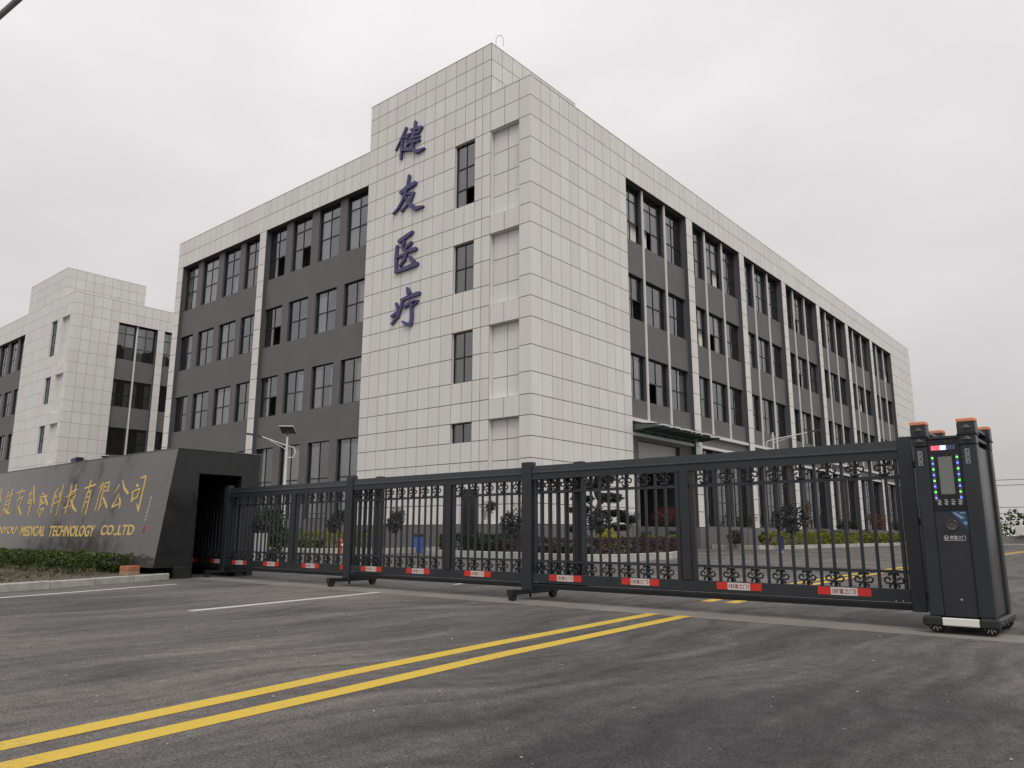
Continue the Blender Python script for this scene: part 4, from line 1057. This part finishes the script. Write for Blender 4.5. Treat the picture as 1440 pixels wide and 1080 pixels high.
def gate_section(label, loc):
    t = thing('gate_section', label, 'gate', loc, 0, 'telescoping sections of the sliding gate')
    def bx(name, x0, x1, y0, y1, z0, z1, m_='gate', c=.006):
        mb = MB(); mb.cbox(x0, x1, y0, y1, z0, z1, c); return mb.build(name, m_, t)
    bx('post', 0, .19, -.07, .062, .10, 2.06)
    bx('post', 5.39, LG, -.055, .055, .155, 2.03)
    mb = MB(); mb.cbox(2.70, 2.82, -.055, .05, .384, 1.79, .006); mb.cbox(2.615, 2.672, -.03, .03, .384, 1.79, .004); mb.cbox(2.84, 2.885, -.03, .03, .384, 1.79, .004)
    mb.build('middle_post', 'gate', t)
    for x0 in (.215, 5.33):
        bx('stile', x0, x0 + .04, -.028, .028, .384, 1.786)
    mb = MB(); mb.prism([(-.048, 1.785), (.048, 1.785), (.048, 1.92), (.036, 1.995), (-.036, 1.995), (-.052, 1.905), (-.060, 1.893), (-.060, 1.880), (-.048, 1.872)], .19, 5.39, 'x'); mb.build('top_rail', 'gate', t)
    mb = MB(); mb.box(.19, 5.39, -.022, .022, 1.573, 1.612); mb.build('upper_cross_rail', 'gate', t)
    mb = MB(); mb.box(.19, 5.39, -.022, .022, .549, .582); mb.build('lower_cross_rail', 'gate', t)
    bx('bottom_rail', .19, 5.39, -.042, .042, .244, .384, 'gate')
    mb = MB(); mb.prism([(-.058, .166), (.058, .166), (.058, .215), (.045, .234), (-.045, .234), (-.066, .222), (-.066, .212)], .19, 5.39, 'x'); mb.build('track_rail', 'gate_dark', t)
    for h0, h1 in ((.19, 2.61), (2.885, 5.39)):
        p = (h1 - h0) / 8
        for i in range(8):
            xc = h0 + p * (i + .5)
            put(PICK, 'picket', t, (xc, 0, 0))
            if i: put(PICK, 'picket', t, (h0 + p * i, 0, 0))
            put(ORN, 'scroll_ornament', t, (xc, -.030, .388))
            o = put(ORN, 'scroll_ornament', t, (xc, -.030, 1.782)); o.rotation_euler = (0, PI, 0)
        o = put(MED, 'medallion', t, ((h0 + h1) / 2, -.028, 1.146)); o.scale = (1.12, 1, 1)
    for xs in (.80, 2.05, 3.45, 4.70):
        mb = MB(); mb.box(xs - .29, xs - .145, -.0445, -.0415, .288, .374, 0); mb.box(xs + .145, xs + .29, -.0445, -.0415, .288, .374, 0); mb.box(xs - .145, xs + .145, -.0447, -.0415, .288, .374, 1)
        s = mb.build('warning_sticker', ['red', 'film'], t)
        put(STICK_TXT, 'lettering', s, (xs - .135, -.0452, .305))
    # caster truck under the post
    mb = MB(); mb.cbox(.06, .15, -.40, .58, .085, .150, .008); mb.box(.07, .14, -.06, .06, .12, .17)
    for y in (-.40, .58):
        mb.prism([(y - .07, .085), (y + .07, .085), (y + .065, .158), (y - .065, .158)], .05, .16, 'x')
    mb.tube([(.105, .02, .03), (.105, .02, .10)], .018)
    c = mb.build('caster_truck', 'gate_dark', t)
    for y in (-.40, .58):
        mb = MB(); mb.lathe([(.02, .062), (.060, .066), (.063, .078), (.063, .132), (.060, .144), (.02, .148)], (0, y, .063), 16, 'x'); w = mb.build('wheel', 'rubber', c)
    for x in (5.30, 5.36):
        pass
    for x in (.24, .29, 5.24, 5.31):
        mb = MB(); mb.lathe([(.009, -.05), (.009, -.043), (.002, -.042)], (x, 0, .258), 8, 'y'); mb.build('bolt', 'chrome', t)
    return t

SEC = gate_section('charcoal gate section with mounted rosettes joined to the control pillar', (-7.553, 9.30, 0))
for lab, x, y in (('middle charcoal gate section, second from the control pillar', -12.04, 9.42),
                  ('charcoal gate section with its end post at the mouth of the granite wall', -16.72, 9.54),
                  ('charcoal gate section drawn back inside the slot of the granite wall', -21.75, 9.66)):
    c = copy_tree(SEC); c.location = (x, y, 0); c['label'] = lab

# ================================================================== gate control pillar
OP = thing('gate_control_pillar', 'dark gate drive pillar with orange caps, lit LED strips and grey display', 'gate motor', (-1.625, 9.29, 0))
def ob(name, x0, x1, y0, y1, z0, z1, m_, c=.006, parent=None):
    mb = MB(); mb.cbox(x0, x1, y0, y1, z0, z1, c); return mb.build(name, m_, parent or OP)
FY = -.49
ob('body', -.262, .272, FY + .05, .46, .16, 1.86, 'side', .01)
for x0, x1 in ((-.272, -.145), (.152, .300)):
    ob('pillar', x0, x1, FY - .005, FY + .16, .165, 1.862, 'gate', .012)
    ob('pillar', x0, x1, .33, .475, .165, 1.862, 'gate', .012)
mb = MB(); mb.cbox(-.145, .152, FY + .022, FY + .06, .165, 1.21, .004); mb.build('lower_panel', 'panel', OP)
mb = MB()
for i in range(1, 6):
    pass
ob('trim_strip', -.145, .152, FY + .010, FY + .05, 1.205, 1.232, 'gate_dark', .004)
scr = ob('display_panel', -.145, .152, FY + .015, FY + .055, 1.234, 1.925, 'black', .004); ob('head_bar', -.145, .152, FY + .005, FY + .11, 1.927, 1.955, 'gate', .005)
yq = FY + .013
mb = MB(); mb.box(-.058, .068, yq - .002, yq + .004, 1.365, 1.745); mb.build('dot_matrix', 'matrix', scr)
for i in range(8):
    x = -.112 + .0275 * i
    m_ = 'led_r' if i < 3 else 'led_w' if i < 5 else 'led_d'
    mb = MB(); mb.box(x, x + .0262, yq - .003, yq + .004, 1.815, 1.86); mb.build('light_bar', m_, scr)
for x in (-.108, .116):
    mb = MB(); mb.box(x - .012, x + .012, yq - .001, yq + .004, 1.30, 1.76); mb.build('led_strip', 'led_d', scr)
    for i in range(8):
        mb = MB(); mb.lathe([(.011, -.006), (.011, 0), (.004, .002)], (x, yq, 1.735 - .058 * i), 8, 'y'); mb.build('led', 'led_b' if i % 2 else 'led_g', scr)
mb = MB(); q = 0
for i in range(4):
    x = -.098 + .062 * i
    for (a, b, c, d) in ((0, .03, .022, .036), (.002, .012, .028, .020), (.014, .012, .03, .016), (0, -.004, .026, .0), (.006, -.014, .012, -.002), (.016, -.016, .028, -.010)):
        brush(mb, [(x + a, 1.275 + b, .006), (x + c, 1.275 + d, .006)], yq, .002 + .0004 * q); q = (q + 1) % 9
mb.build('button_label', 'print', scr)
mb = MB(); mb.lathe([(.058, .0), (.058, -.010), (.050, -.016), (.046, -.012), (.02, -.014), (.003, -.014)], (.005, FY + .022, 1.055), 24, 'y'); mb.build('round_badge', 'side', OP, True)
mb = MB(); mb.add([(.005, FY + .020, 1.196), (.150, FY + .020, 1.196), (.150, FY + .020, .99), (.12, FY + .020, 1.03)], [(0, 3, 2, 1)]); bs = mb.build('blue_sticker', 'blue_film', OP)
mb = MB(); mb.add([(.02, FY + .018, 1.178), (.045, FY + .018, 1.185), (.125, FY + .018, 1.125), (.095, FY + .018, 1.115)], [(0, 3, 2, 1)]); mb.lathe([(.018, 0), (.018, -.002), (.01, -.003)], (.128, FY + .0195, 1.075), 10, 'y'); mb.box(.085, .135, FY + .017, FY + .0195, 1.170, 1.182); mb.build('sticker_print', 'pale_blue', bs)
lg = text_mesh('财富之门', 'print', .14, .038, .002, .012); put(lg, 'logo_lettering', OP, (-.025, FY + .0215, .915))
mb = MB(); mb.tube(scroll(-.058, .932, .020, 0, 2 * PI, .020, 16), .0025, 5, cap=False)
for v in range(len(mb.v)): mb.v[v] = (mb.v[v][0], mb.v[v][1] + FY + .02, mb.v[v][2])
brush(mb, [(-.072, .942, .007), (-.058, .924, .006), (-.042, .944, .004)], FY + .0215, .003); brush(mb, [(-.058, .926, .006), (-.056, .914, .005)], FY + .0215, .0035); mb.build('logo_emblem', 'print', OP)
mb = MB(); mb.box(-.08, .11, FY + .020, FY + .0215, .904, .908); mb.build('logo_underline', 'print', OP)
mb = MB(); mb.lathe([(.012, 0), (.012, -.006), (.006, -.007)], (.02, FY + .022, .33), 12, 'y'); mb.build('key_lock', 'chrome', OP)
for x0, x1 in ((-.285, -.138), (.145, .308)):
    for y0, y1 in ((FY - .02, FY + .14), (.335, .488)):
        h = ob('column_head', x0, x1, y0, y1, 1.966, 2.082, 'gate', .008)
        ob('column_neck', x0 + .006, x1 - .006, y0 + .006, y1 - .006, 1.858, 1.955, 'gate', .008)
        ob('head_moulding', x0 - .006, x1 + .006, y0 - .006, y1 + .006, 1.950, 1.970, 'gate_dark', .004)
        ob('cap', x0 - .002, x1 + .002, y0 - .002, y1 + .002, 2.082, 2.122, 'orange', .008)
        if y0 < 0:
            for zc in (2.024, 1.908):
                xm = (x0 + x1) / 2; mb = MB()
                mb.add([(xm - .05, y0 - .001, zc), (xm, y0 - .001, zc - .036), (xm + .05, y0 - .001, zc), (xm, y0 - .001, zc + .036), (xm, y0 - .014, zc)], [(0, 1, 4), (1, 2, 4), (2, 3, 4), (3, 0, 4)]); mb.build('diamond_boss', 'side', h)
    for z in (1.93, 2.03):
        ob('top_rail', x0 + .03, x1 - .03, FY + .14, .335, z - .022, z + .016, 'gate', .006)
mb = MB()                                       # meander plaques on the front pillars
for xm in (-.215, .215):
    for i in range(3):
        z = 1.79 - i * .052
        for (a, b, c, d) in ((-.018, .02, .018, .02), (-.018, .02, -.018, -.02), (-.018, -.02, .018, -.02), (.018, -.02, .018, .008), (.018, .008, -.006, .008), (-.006, .008, -.006, -.008)):
            mb.tube([(xm + a, FY - .006, z + b), (xm + c, FY - .006, z + d)], .0028, 4)
mb.build('meander_plaque', 'print', OP)
ob('bumper', -.325, .325, FY - .05, .55, .075, .16, 'gate_dark', .02)
ob('bumper_corner', -.332, -.16, FY - .062, FY + .05, .07, .168, 'rubber', .02); ob('bumper_corner', .165, .332, FY - .062, FY + .05, .07, .168, 'rubber', .02)
ob('white_bumper_bar', -.158, .163, FY - .056, FY, .082, .158, 'white', .008)
for x in (-.235, .235):
    for y in (FY + .08, .40):
        mb = MB(); mb.lathe([(.03, -.03), (.076, -.026), (.08, -.01), (.08, .03), (.076, .045), (.03, .05)], (x, y, .08), 20, 'y'); w = mb.build('wheel', 'rubber', OP)
        mb = MB()
        for k in range(9):
            a = 2 * PI * k / 9; mb.tube([(x + .012 * math.cos(a), y - .034, .08 + .012 * math.sin(a)), (x + .056 * math.cos(a), y - .034, .08 + .056 * math.sin(a))], .007, 4)
        mb.build('hub_spokes', 'white', w)
mb = MB()
for z in (1.72, 1.10, .32): mb.cbox(-.40, -.255, -.03, .03, z - .035, z + .035, .008)
mb.build('gate_hinge', 'gate_dark', OP)
mb = MB()
for y in (-.35, -.1, .15, .4):
    mb.lathe([(.008, .326), (.008, .332), (.002, .333)], (0, y, .12), 8, 'x')
mb.box(.2725, .2745, -.30, -.22, .92, 1.12); mb.build('side_bolt', 'chrome', OP)
mb = MB(); mb.box(.2725, .2735, -.315, -.20, 1.03, 1.10); mb.build('data_plate', 'chrome', OP)

# ================================================================== planting
def ell(n, c, r, shell=.55):
    d = rng.normal(size=(n, 3)); d /= np.linalg.norm(d, axis=1)[:, None]
    rad = rng.uniform(shell ** 3, 1, n) ** (1 / 3)
    lump = 1 + .16 * np.sin(d[:, 0] * 7 + c[0] * 3) * np.sin(d[:, 1] * 6 + c[1]) + .1 * np.sin(d[:, 2] * 9 + c[2])
    return d * (rad * lump)[:, None] * np.asarray(r) + np.asarray(c)

def shrub(label, loc, r, leaf, n=900, size=.09, name='shrub', group=None):
    t = thing(name, label, 'shrub', (loc[0], loc[1], loc[2]), 0, group)
    leaves('foliage', leaf, ell(n, (0, 0, r[2] * .95), r), size, t)
    mb = MB(); mb.tube([(0, 0, -.05), (.03, 0, r[2])], [.04, .02], 6); mb.build('stem', 'bark', t)
    return t

def small_tree(label, loc, h, r, leaf, n=1200, size=.12, trunk=.05, name='young_tree', lean=.05, shell=.2):
    t = thing(name, label, 'tree', loc)
    mb = MB(); zc = h - r[2]
    mb.tube([(0, 0, -.05), (lean * .5, 0, zc * .5), (lean, .02, zc), (lean, 0, zc + r[2] * .5)], [trunk, trunk * .8, trunk * .6, trunk * .3], 7)
    for k in range(7):
        a = k * 2.4; z0 = zc - r[2] * .5 + .1 * k * r[2]
        mb.tube([(lean, 0, z0), (lean + r[0] * .45 * math.cos(a), r[1] * .45 * math.sin(a), z0 + r[2] * .35), (lean + r[0] * .8 * math.cos(a), r[1] * .8 * math.sin(a), z0 + r[2] * .6)], [trunk * .4, trunk * .25, trunk * .1], 5)
    mb.build('trunk', 'bark', t)
    clumps = []
    for k in range(9):
        a, b = rng.uniform(0, 2 * PI), rng.uniform(-.8, .9)
        c = (lean + r[0] * .58 * math.cos(a) * math.cos(b), r[1] * .58 * math.sin(a) * math.cos(b), zc + r[2] * .6 * math.sin(b))
        clumps.append(ell(n // 9, c, (r[0] * .5, r[1] * .5, r[2] * .42), shell))
    leaves('crown', leaf, np.concatenate(clumps), size, t)
    return t

def hedge(label, pts, w, h, leaf, per=260, size=.09, z0=.2, name='hedge', top=.12, rag=.1):
    """clipped hedge following a polyline: leaves packed towards its outer faces"""
    t = thing(name, label, 'hedge', (pts[0][0], pts[0][1], z0))
    o = Vector((pts[0][0], pts[0][1]))
    allc = []
    for a, b in zip(pts, pts[1:]):
        a, b = Vector(a[:2]), Vector(b[:2]); L = (b - a).length; d = (b - a) / L; nrm = Vector((-d.y, d.x))
        n = int(per * L)
        u = rng.uniform(0, L, n); side = rng.integers(0, 3, n)
        v = np.where(side == 0, rng.uniform(-.5, .5, n), np.where(side == 1, -.5 + rng.exponential(.06, n), .5 - rng.exponential(.06, n))) * w
        hh = h * (1 + rag * np.sin(u * 2.3 + a.x) * .6 + rag * np.sin(u * 5.1 + v * 4) * .6)
        z = np.where(side == 0, hh - rng.exponential(top * h, n), rng.uniform(.02, 1, n) * hh)
        z = np.clip(z, .02, None)
        allc.append(np.stack([a.x - o.x + d.x * u + nrm.x * v, a.y - o.y + d.y * u + nrm.y * v, z], 1))
    leaves('foliage', leaf, np.concatenate(allc), size, t)
    mb = MB()
    for a, b in [max(zip(pts, pts[1:]), key=lambda s_: math.dist(s_[0], s_[1]))]:
        a, b = Vector(a[:2]), Vector(b[:2]); L = (b - a).length; d = (b - a) / L; nrm = Vector((-d.y, d.x)) * w * .22; a = a + d * min(.9, L * .3); b = b - d * min(.9, L * .3)
        mb.add([(*(p - o), z) for z in (0, h * .5) for p in (a - nrm, b - nrm, b + nrm, a + nrm)], [(4, 5, 6, 7), (0, 1, 5, 4), (1, 2, 6, 5), (2, 3, 7, 6), (3, 0, 4, 7)])
    mb.build('inner_twigs', 'leaf_dark', t)
    return t

# verge before the sign: clipped hedge, rough grass, loose brick
hedge('clipped green hedge in front of the granite sign wall', [(-42, 7.2), (-30, 7.2), (-22, 7.2), (-17.4, 7.35)], .95, .42, 'leaf_green', 950, .075, .09, rag=.16)
n = 9000
gx = rng.uniform(-34, -13.6, n); gy_ = rng.uniform(3.0, 6.9, n)
lim = -12.42 - (gy_ + 1.2) * (2.55 / 5.8) - .15
keep = gx < lim - rng.exponential(.25, n)
gp = np.stack([gx, gy_, .10 + rng.uniform(.01, .13, n)], 1)[keep]
o = leaves('verge_grass', 'leaf_dry', gp, .11, None, aspect=.16); o['kind'] = 'stuff'; o['label'] = 'rough dry grass between the hedge and the kerb'; o['category'] = 'grass'
br = thing('brick', 'single orange brick block left standing on the verge kerb', 'brick', (-16.25, 7.25, .125), R(24))
mb = MB(); mb.cbox(-.11, .11, -.16, .16, 0, .09, .008); mb.build('lower_course', 'brick_low', br)
mb = MB(); mb.cbox(-.11, .11, -.16, .16, .091, .19, .008); mb.build('upper_course', 'brick', br)

# yard planting
hedge('yellow green hedge before the west wing windows', [(-44, 25.4), (-34, 25.4), (-31.4, 26.4)], 1.6, .9, 'leaf_lime', 300, .13, .2)
hedge('bright green grass hedge behind the drawn gate sections', [(-58, 24.2), (-46, 24.2), (-36, 24.6)], 1.4, 1.0, 'leaf_grass', 220, .14, .2)
hedge('dark low hedge along the foot of the tower', [(-29, 29.6), (-26.2, 27.2), (-21.5, 26.2)], 1.3, .75, 'leaf_dark', 420, .12, .2)
hedge('purple leaved low hedge round the clipped pine', [(-21.3, 25.4), (-16.2, 24.7), (-16.4, 28.5), (-18.0, 33.0)], 1.2, .62, 'leaf_purple', 420, .11, .2)
hedge('fresh green low hedge beside the entrance canopy', [(-18.9, 34.2), (-21.5, 39.5)], 1.6, .7, 'leaf_grass', 420, .12, .2)
hedge('yellow green hedge along the long side of the office block', [(-21.4, 53.5), (-21.3, 75), (-21.4, 119)], 1.1, .95, 'leaf_lime', 130, .2, .2)
shrub('round golden yellow shrub beside the clipped pine', (-18.15, 28.0, .42), (.40, .40, .42), 'leaf_yellow', 1300, .08)
shrub('dark clipped ball shrub at the near side of the lobby doorway', (-21.5, 37.0, .25), (.46, .46, .46), 'leaf_dark', 1500, .08)
shrub('dark clipped ball shrub beside the red leaved tree', (-22.1, 41.0, .25), (.55, .55, .5), 'leaf_dark', 1500, .09)
shrub('tall dark rounded shrub close behind the gate near the granite wall', (-21.9, 14.0, 0), (.62, .62, .95), 'leaf_dark', 3200, .09)
shrub('spreading dark shrub at the foot of the white tower', (-24.7, 29.4, .2), (.85, .8, .62), 'leaf_dark', 2000, .09)
for lab, y, r_ in (('dark ball shrub by the second glazed bay, nearest the lobby end', 52.4, .55), ('dark ball shrub behind the navy bin', 57.8, .5), ('dark ball shrub right of the rust leaved young tree', 71.0, .6), ('dark ball shrub left of the fourth bay young tree', 75.2, .6), ('dark ball shrub before the fifth glazed bay', 84.0, .7)):
    shrub(lab, (-23.3, y, .3), (r_, r_, r_ * .95), 'leaf_dark', 1000, .11, group='ball shrubs along the long side')
small_tree('thin young tree with sparse leaves before the tower', (-27.0, 30.2, .2), 2.65, (.52, .52, .62), 'leaf_dark', 620, .10, .03, shell=0)
small_tree('bare stemmed young tree behind the gate post overlap', (-23.3, 28.4, .2), 2.5, (.5, .5, .8), 'leaf_dark', 260, .07, .025, shell=0)
small_tree('round headed young tree before the dark wing windows', (-36.4, 28.0, .2), 2.3, (.55, .55, .55), 'leaf_dark', 800, .10, .03)
small_tree('round headed young tree left of the tower edge', (-31.6, 28.0, .2), 2.3, (.5, .5, .55), 'leaf_dark', 700, .10, .03)
small_tree('small leafy tree between pine and lobby', (-20.85, 34.5, .2), 2.1, (.46, .46, .52), 'leaf_dark', 900, .09, .03)
small_tree('red leaved maple in front of the dark doorway', (-23.6, 43.0, 0), 2.85, (.9, .9, .8), 'leaf_red', 700, .08, .04, shell=0)
small_tree('bushy dark young tree beside the second glazed bay', (-23.3, 54.6, .2), 2.5, (.8, .8, .7), 'leaf_dark', 900, .11, .04)
small_tree('rust leaved young tree along the long side', (-23.4, 67.3, .2), 4.0, (.6, .6, 1.2), 'leaf_rust', 800, .13, .05, shell=0)
small_tree('low dark young tree before the fourth glazed bay', (-23.4, 78.7, .2), 2.6, (1.1, 1.1, .8), 'leaf_dark', 700, .15, .05)
small_tree('broad rust leaved tree before the fifth glazed bay', (-23.4, 88.5, .2), 3.4, (1.2, 1.2, 1.1), 'leaf_rust', 900, .15, .05, shell=0)
small_tree('dark young tree near the far end of the long side', (-23.2, 96.5, .2), 2.8, (1.1, 1.1, .9), 'leaf_dark', 700, .15, .05)

# clipped cloud pine
PX, PY = -19.42, 29.0
pine = thing('cloud_pruned_pine', 'cloud pruned pine with flat dark foliage pads at the tower corner', 'tree', (PX, PY, .2))
mb = MB()
ax = Vector((math.cos(YAW), math.sin(YAW), 0))
tr = [(0, 0, -.05), (.12, .05, .7), (-.10, .05, 1.4), (.14, .1, 2.2), (.0, .1, 2.9), (.05, .05, 3.5)]
mb.tube(tr, [.13, .12, .11, .09, .07, .04], 8)
pads = [(-.72, 1.85, .55, .17), (.95, 1.08, .55, .15), (.80, 1.72, .62, .16), (1.35, 1.45, .38, .17), (-.55, 2.36, .55, .15), (.62, 2.40, .62, .24), (-.1, 2.95, .6, .2), (.45, 3.25, .5, .2), (-.9, 1.0, .5, .14), (0, 3.6, .4, .2)]
cl = []
for (u, z, rw, rh) in pads:
    c = ax * u
    mb.tube([(0, .05, max(.4, z - .5)), (c.x * .5, c.y * .5, z - .22), (c.x, c.y, z - .05)], [.05, .04, .02], 6)
    cl.append(ell(int(3600 * rw), (c.x, c.y, z), (rw, rw, rh), .2))
mb.build('trunk', 'bark', pine)
leaves('foliage_pads', 'leaf_pine', np.concatenate(cl), .1, pine, aspect=.3)

# ================================================================== street lamps and small things
def street_lamp(label, loc, h, ang, panel=True, arm=1.15):
    k = .68
    t = thing('street_lamp', label, 'street lamp', loc, ang, 'solar street lamps in the yard')
    mb = MB(); mb.lathe([(.16, 0), (.16, .03), (.085, .06), (.08, h * .5), (.045, h)], n=12); mb.build('pole', 'pole', t)
    mb = MB(); mb.tube([(.0, 0, h - .95)] + [(-.22 - .17 * math.sin(a), 0, h - .72 - .25 * math.cos(a)) for a in np.linspace(-.2, 2.6, 8)] + [(.0, 0, h - .42), (arm, 0, h - .02)], .025, 6)
    mb.tube([(0, 0, h - .62), (arm * .8, 0, h - .10)], .014, 6); mb.build('arm', 'pole', t)
    mb = MB(); mb.prism([(arm - .08, h - .07), (arm + .15, h - .04), (arm + .72, h + .10), (arm + .70, h + .15), (arm + .1, h + .06)], -.11, .11, 'y'); mb.build('lamp_head', 'lamp', t)
    if panel:
        p = MB(); p.add([(-.32, -.34, h + .20), (.32, -.34, h + .20), (.32, .34, h + .44), (-.32, .34, h + .44), (-.32, -.34, h + .17), (.32, -.34, h + .17), (.32, .34, h + .41), (-.32, .34, h + .41)],
                       [(0, 1, 2, 3), (7, 6, 5, 4), (0, 4, 5, 1), (1, 5, 6, 2), (2, 6, 7, 3), (3, 7, 4, 0)])
        p.tube([(0, 0, h - .02), (0, .0, h + .33)], .035, 6)
        o = p.build('solar_panel', 'solar', t)
        e_ = MB(); e_.tube([(-.32, -.35, h + .19), (.32, -.35, h + .19), (.32, .35, h + .43), (-.32, .35, h + .43), (-.32, -.35, h + .19)], .022, 5); e_.build('frame', 'pole', o)
    return t
street_lamp('white solar street lamp standing before the west wing', (-30.2, 20.0, 0), 5.35, PI + .75)
street_lamp('white street lamp without a panel before the glazed long side', (-16.9, 44.0, 0), 6.9, .62, False, 2.0)
street_lamp('solar street lamp showing only its head above the granite wall', (-66.8, 27.0, 0), 6.9, PI + .75)

def bin_(label, loc, h, m_, wd=1.0):
    t = thing('litter_bin', label, 'bin', loc); t.scale = (wd, wd, 1)
    mb = MB(); mb.prism([(-.2, 0), (.2, 0), (.25, h * .85), (-.25, h * .85)], -.22, .22, 'y'); mb.build('body', m_, t)
    mb = MB(); mb.cbox(-.27, .27, -.25, .25, h * .85, h, .04); mb.build('lid', 'lamp', t)
bin_('bright blue bin on the path between the planting islands', (-30.7, 28.8, 0), 1.0, 'bin_blue', .8)
bin_('navy bin at the kerb before the long side of the block', (-20.3, 53.2, 0), .95, 'bin_navy', .6)
hy = thing('fire_hydrant', 'small red hydrant at the kerb before the west wing', 'hydrant', (-30.77, 23.7, 0))
mb = MB(); mb.lathe([(.13, 0), (.13, .05), (.09, .08), (.09, .55), (.12, .58), (.12, .63), (.08, .72), (.03, .78)], n=12); mb.tube([(-.17, 0, .45), (.17, 0, .45)], .06, 8); mb.build('barrel', 'hyd', hy)
mb = MB(); mb.lathe([(.075, .17), (.075, .2), (.04, .21)], (0, 0, .45), 10, 'x'); mb.build('outlet_cap', 'white', hy)
st = thing('stone_stele', 'upright dark slate slab standing before the white tower', 'stone slab', (-25.8, 27.6, .2), R(20))
mb = MB(); mb.cbox(-.36, .36, -.2, .2, .12, 2.95, .03); mb.build('shaft', 'granite_end', st)
mb = MB(); mb.cbox(-.46, .46, -.3, .3, 0, .12, .02); mb.build('foot', 'plinth', st)
cb = thing('utility_cabinet', 'pale grey metal cabinet behind the gate near the granite wall', 'cabinet', (-20.45, 12.5, 0))
mb = MB(); mb.cbox(-.5, .5, -.25, .25, .06, .98, .01); mb.box(-.45, .45, -.2, .2, 0, .06); mb.build('body', 'cab', cb)
mb = MB(); mb.cbox(-.47, -.005, -.262, -.252, .1, .94, .004); mb.cbox(.005, .47, -.262, -.252, .1, .94, .004); mb.build('door', 'cab', cb)

# ---- far end of the yard road: raised planter wall, bush, wires
fw_ = thing('planter_wall', 'low white topped boundary wall at the far end of the yard road', 'wall', (-10, 100, 0))
mb = MB(); mb.box(-30, 60, 0, .5, 0, .95); mb.build('base', 'paving', fw_)
mb = MB()
mb.cbox(-2.3, 40, -.35, .8, 1.0, 2.05, .05); mb.build('white_parapet', 'white', fw_)
kerb_run('pale kerb across the far end of the yard road', [(-16, 97.0), (30, 97.0)], .14, .2, 2.0)
hedge('loose green bush row behind the far boundary wall', [(-19, 104), (-10, 103.5), (10, 103.5)], 2.5, 3.0, 'leaf_green', 130, .4, 0, rag=.3)
for i, (zz, sag) in enumerate(((7.9, .15), (7.2, .1), (4.5, .1), (3.7, .05))):
    w_ = MB(); w_.tube([(-70 + 160 * k / 12, 112, zz - sag * math.sin(PI * k / 12)) for k in range(13)], .035, 5)
    tag(w_.build('overhead_wire', 'wire'), ['topmost of four thin wires above the far wall', 'second highest thin wire above the far wall', 'third thin wire down above the far wall', 'lowest thin wire just over the far bushes'][i], 'wire')
for x, lab in ((-71, 'slim concrete wire pole hidden behind the office block'), (91, 'slim concrete wire pole beyond the far wall')):
    p = MB(); p.lathe([(.18, 0), (.11, 8.2)], (0, 0, 0), 10); p.box(-.8, .8, -.06, .06, 7.7, 7.82)
    o = p.build('wire_pole', 'paving'); o.location = (x, 112, 0); tag(o, lab, 'pole')

# ================================================================== roadside things west of the view that the polished granite mirrors
for lab, x, y, h_, r_ in (('tall grey roadside pole nearest the granite wall', -30.6, 3.6, 9, .10), ('tall grey roadside pole in the middle of the row', -38.5, 1.6, 9, .10), ('tall thick roadside pole with a crossarm', -46.5, -.2, 9.5, .26)):
    p = MB(); p.lathe([(r_ * 1.3, 0), (r_ * 1.2, .3), (r_ * .75, h_)], n=12); p.box(-.9, .9, -.05, .05, h_ - .7, h_ - .58)
    o = p.build('utility_pole', 'cable'); o.location = (x, y, 0); tag(o, lab, 'pole', 'roadside utility poles')
for i, (dx, zz) in enumerate(((-.7, 8.6), (.0, 8.7), (.7, 8.6))):
    w_ = MB(); w_.tube([(-70 + dx, -5.4, 8.4), (-46.5 + dx, -.2, zz), (-38.5 + dx, 1.6, zz - .3), (-30.6 + dx, 3.6, zz - .2)], .03, 5)
    tag(w_.build('roadside_wire', 'wire'), ['west one of three wires between the roadside poles', 'middle one of three wires between the roadside poles', 'east one of three wires between the roadside poles'][i], 'wire')
small_tree('wide dark tree across the road from the sign wall', (-50, -2.6, 0), 4.6, (2.6, 2.6, 1.7), 'leaf_dark', 2600, .22, .12, name='roadside_tree')
# small stones and grit lying on the drive
n = 420
gx = rng.uniform(-12, 1.5, n); gy2 = 1.6 + 7.5 * rng.random(n) ** 1.6
mb = MB()
for x, y in zip(gx, gy2):
    if x > 1.0 - (y - 1.6) * .25 + 1.2: continue
    r_ = .004 + .010 * random.random() ** 3; h_ = r_ * .7
    mb.lathe([(r_ * .8, 0), (r_, h_ * .5), (r_ * .5, h_)], (x, y, .0005), 5)
o = mb.build('grit', 'grit'); o['kind'] = 'stuff'; o['label'] = 'pale grit scattered over the dark asphalt'; o['category'] = 'grit'
LAMP = [(-10.62, 1.73, 6.1), (-8.75, 2.82, 7.95)]
rl = thing('roadside_lamp', 'grey roadside lamp whose tilted arm crosses the upper left sky', 'street lamp', (LAMP[0][0], LAMP[0][1], 0))
L0 = Vector(LAMP[0]) - Vector((LAMP[0][0], LAMP[0][1], 0)); off = Vector((LAMP[0][0], LAMP[0][1], 0))
p = MB(); p.tube([(0, 0, 0), (0, 0, L0.z)], [.075, .05], 10); p.build('pole', 'cable', rl)
p = MB(); p.tube([L0, Vector(LAMP[1]) - off], .034, 10); e0 = Vector(LAMP[1]) - off
p.build('arm', 'cable', rl)
d_ = (Vector(LAMP[1]) - Vector(LAMP[0])).normalized()
p = MB(); p.tube([e0 - d_ * .1, e0 + d_ * .1, e0 + d_ * .5, e0 + d_ * .62], [.04, .1, .1, .03], 10); p.build('lamp_head', 'lamp', rl)
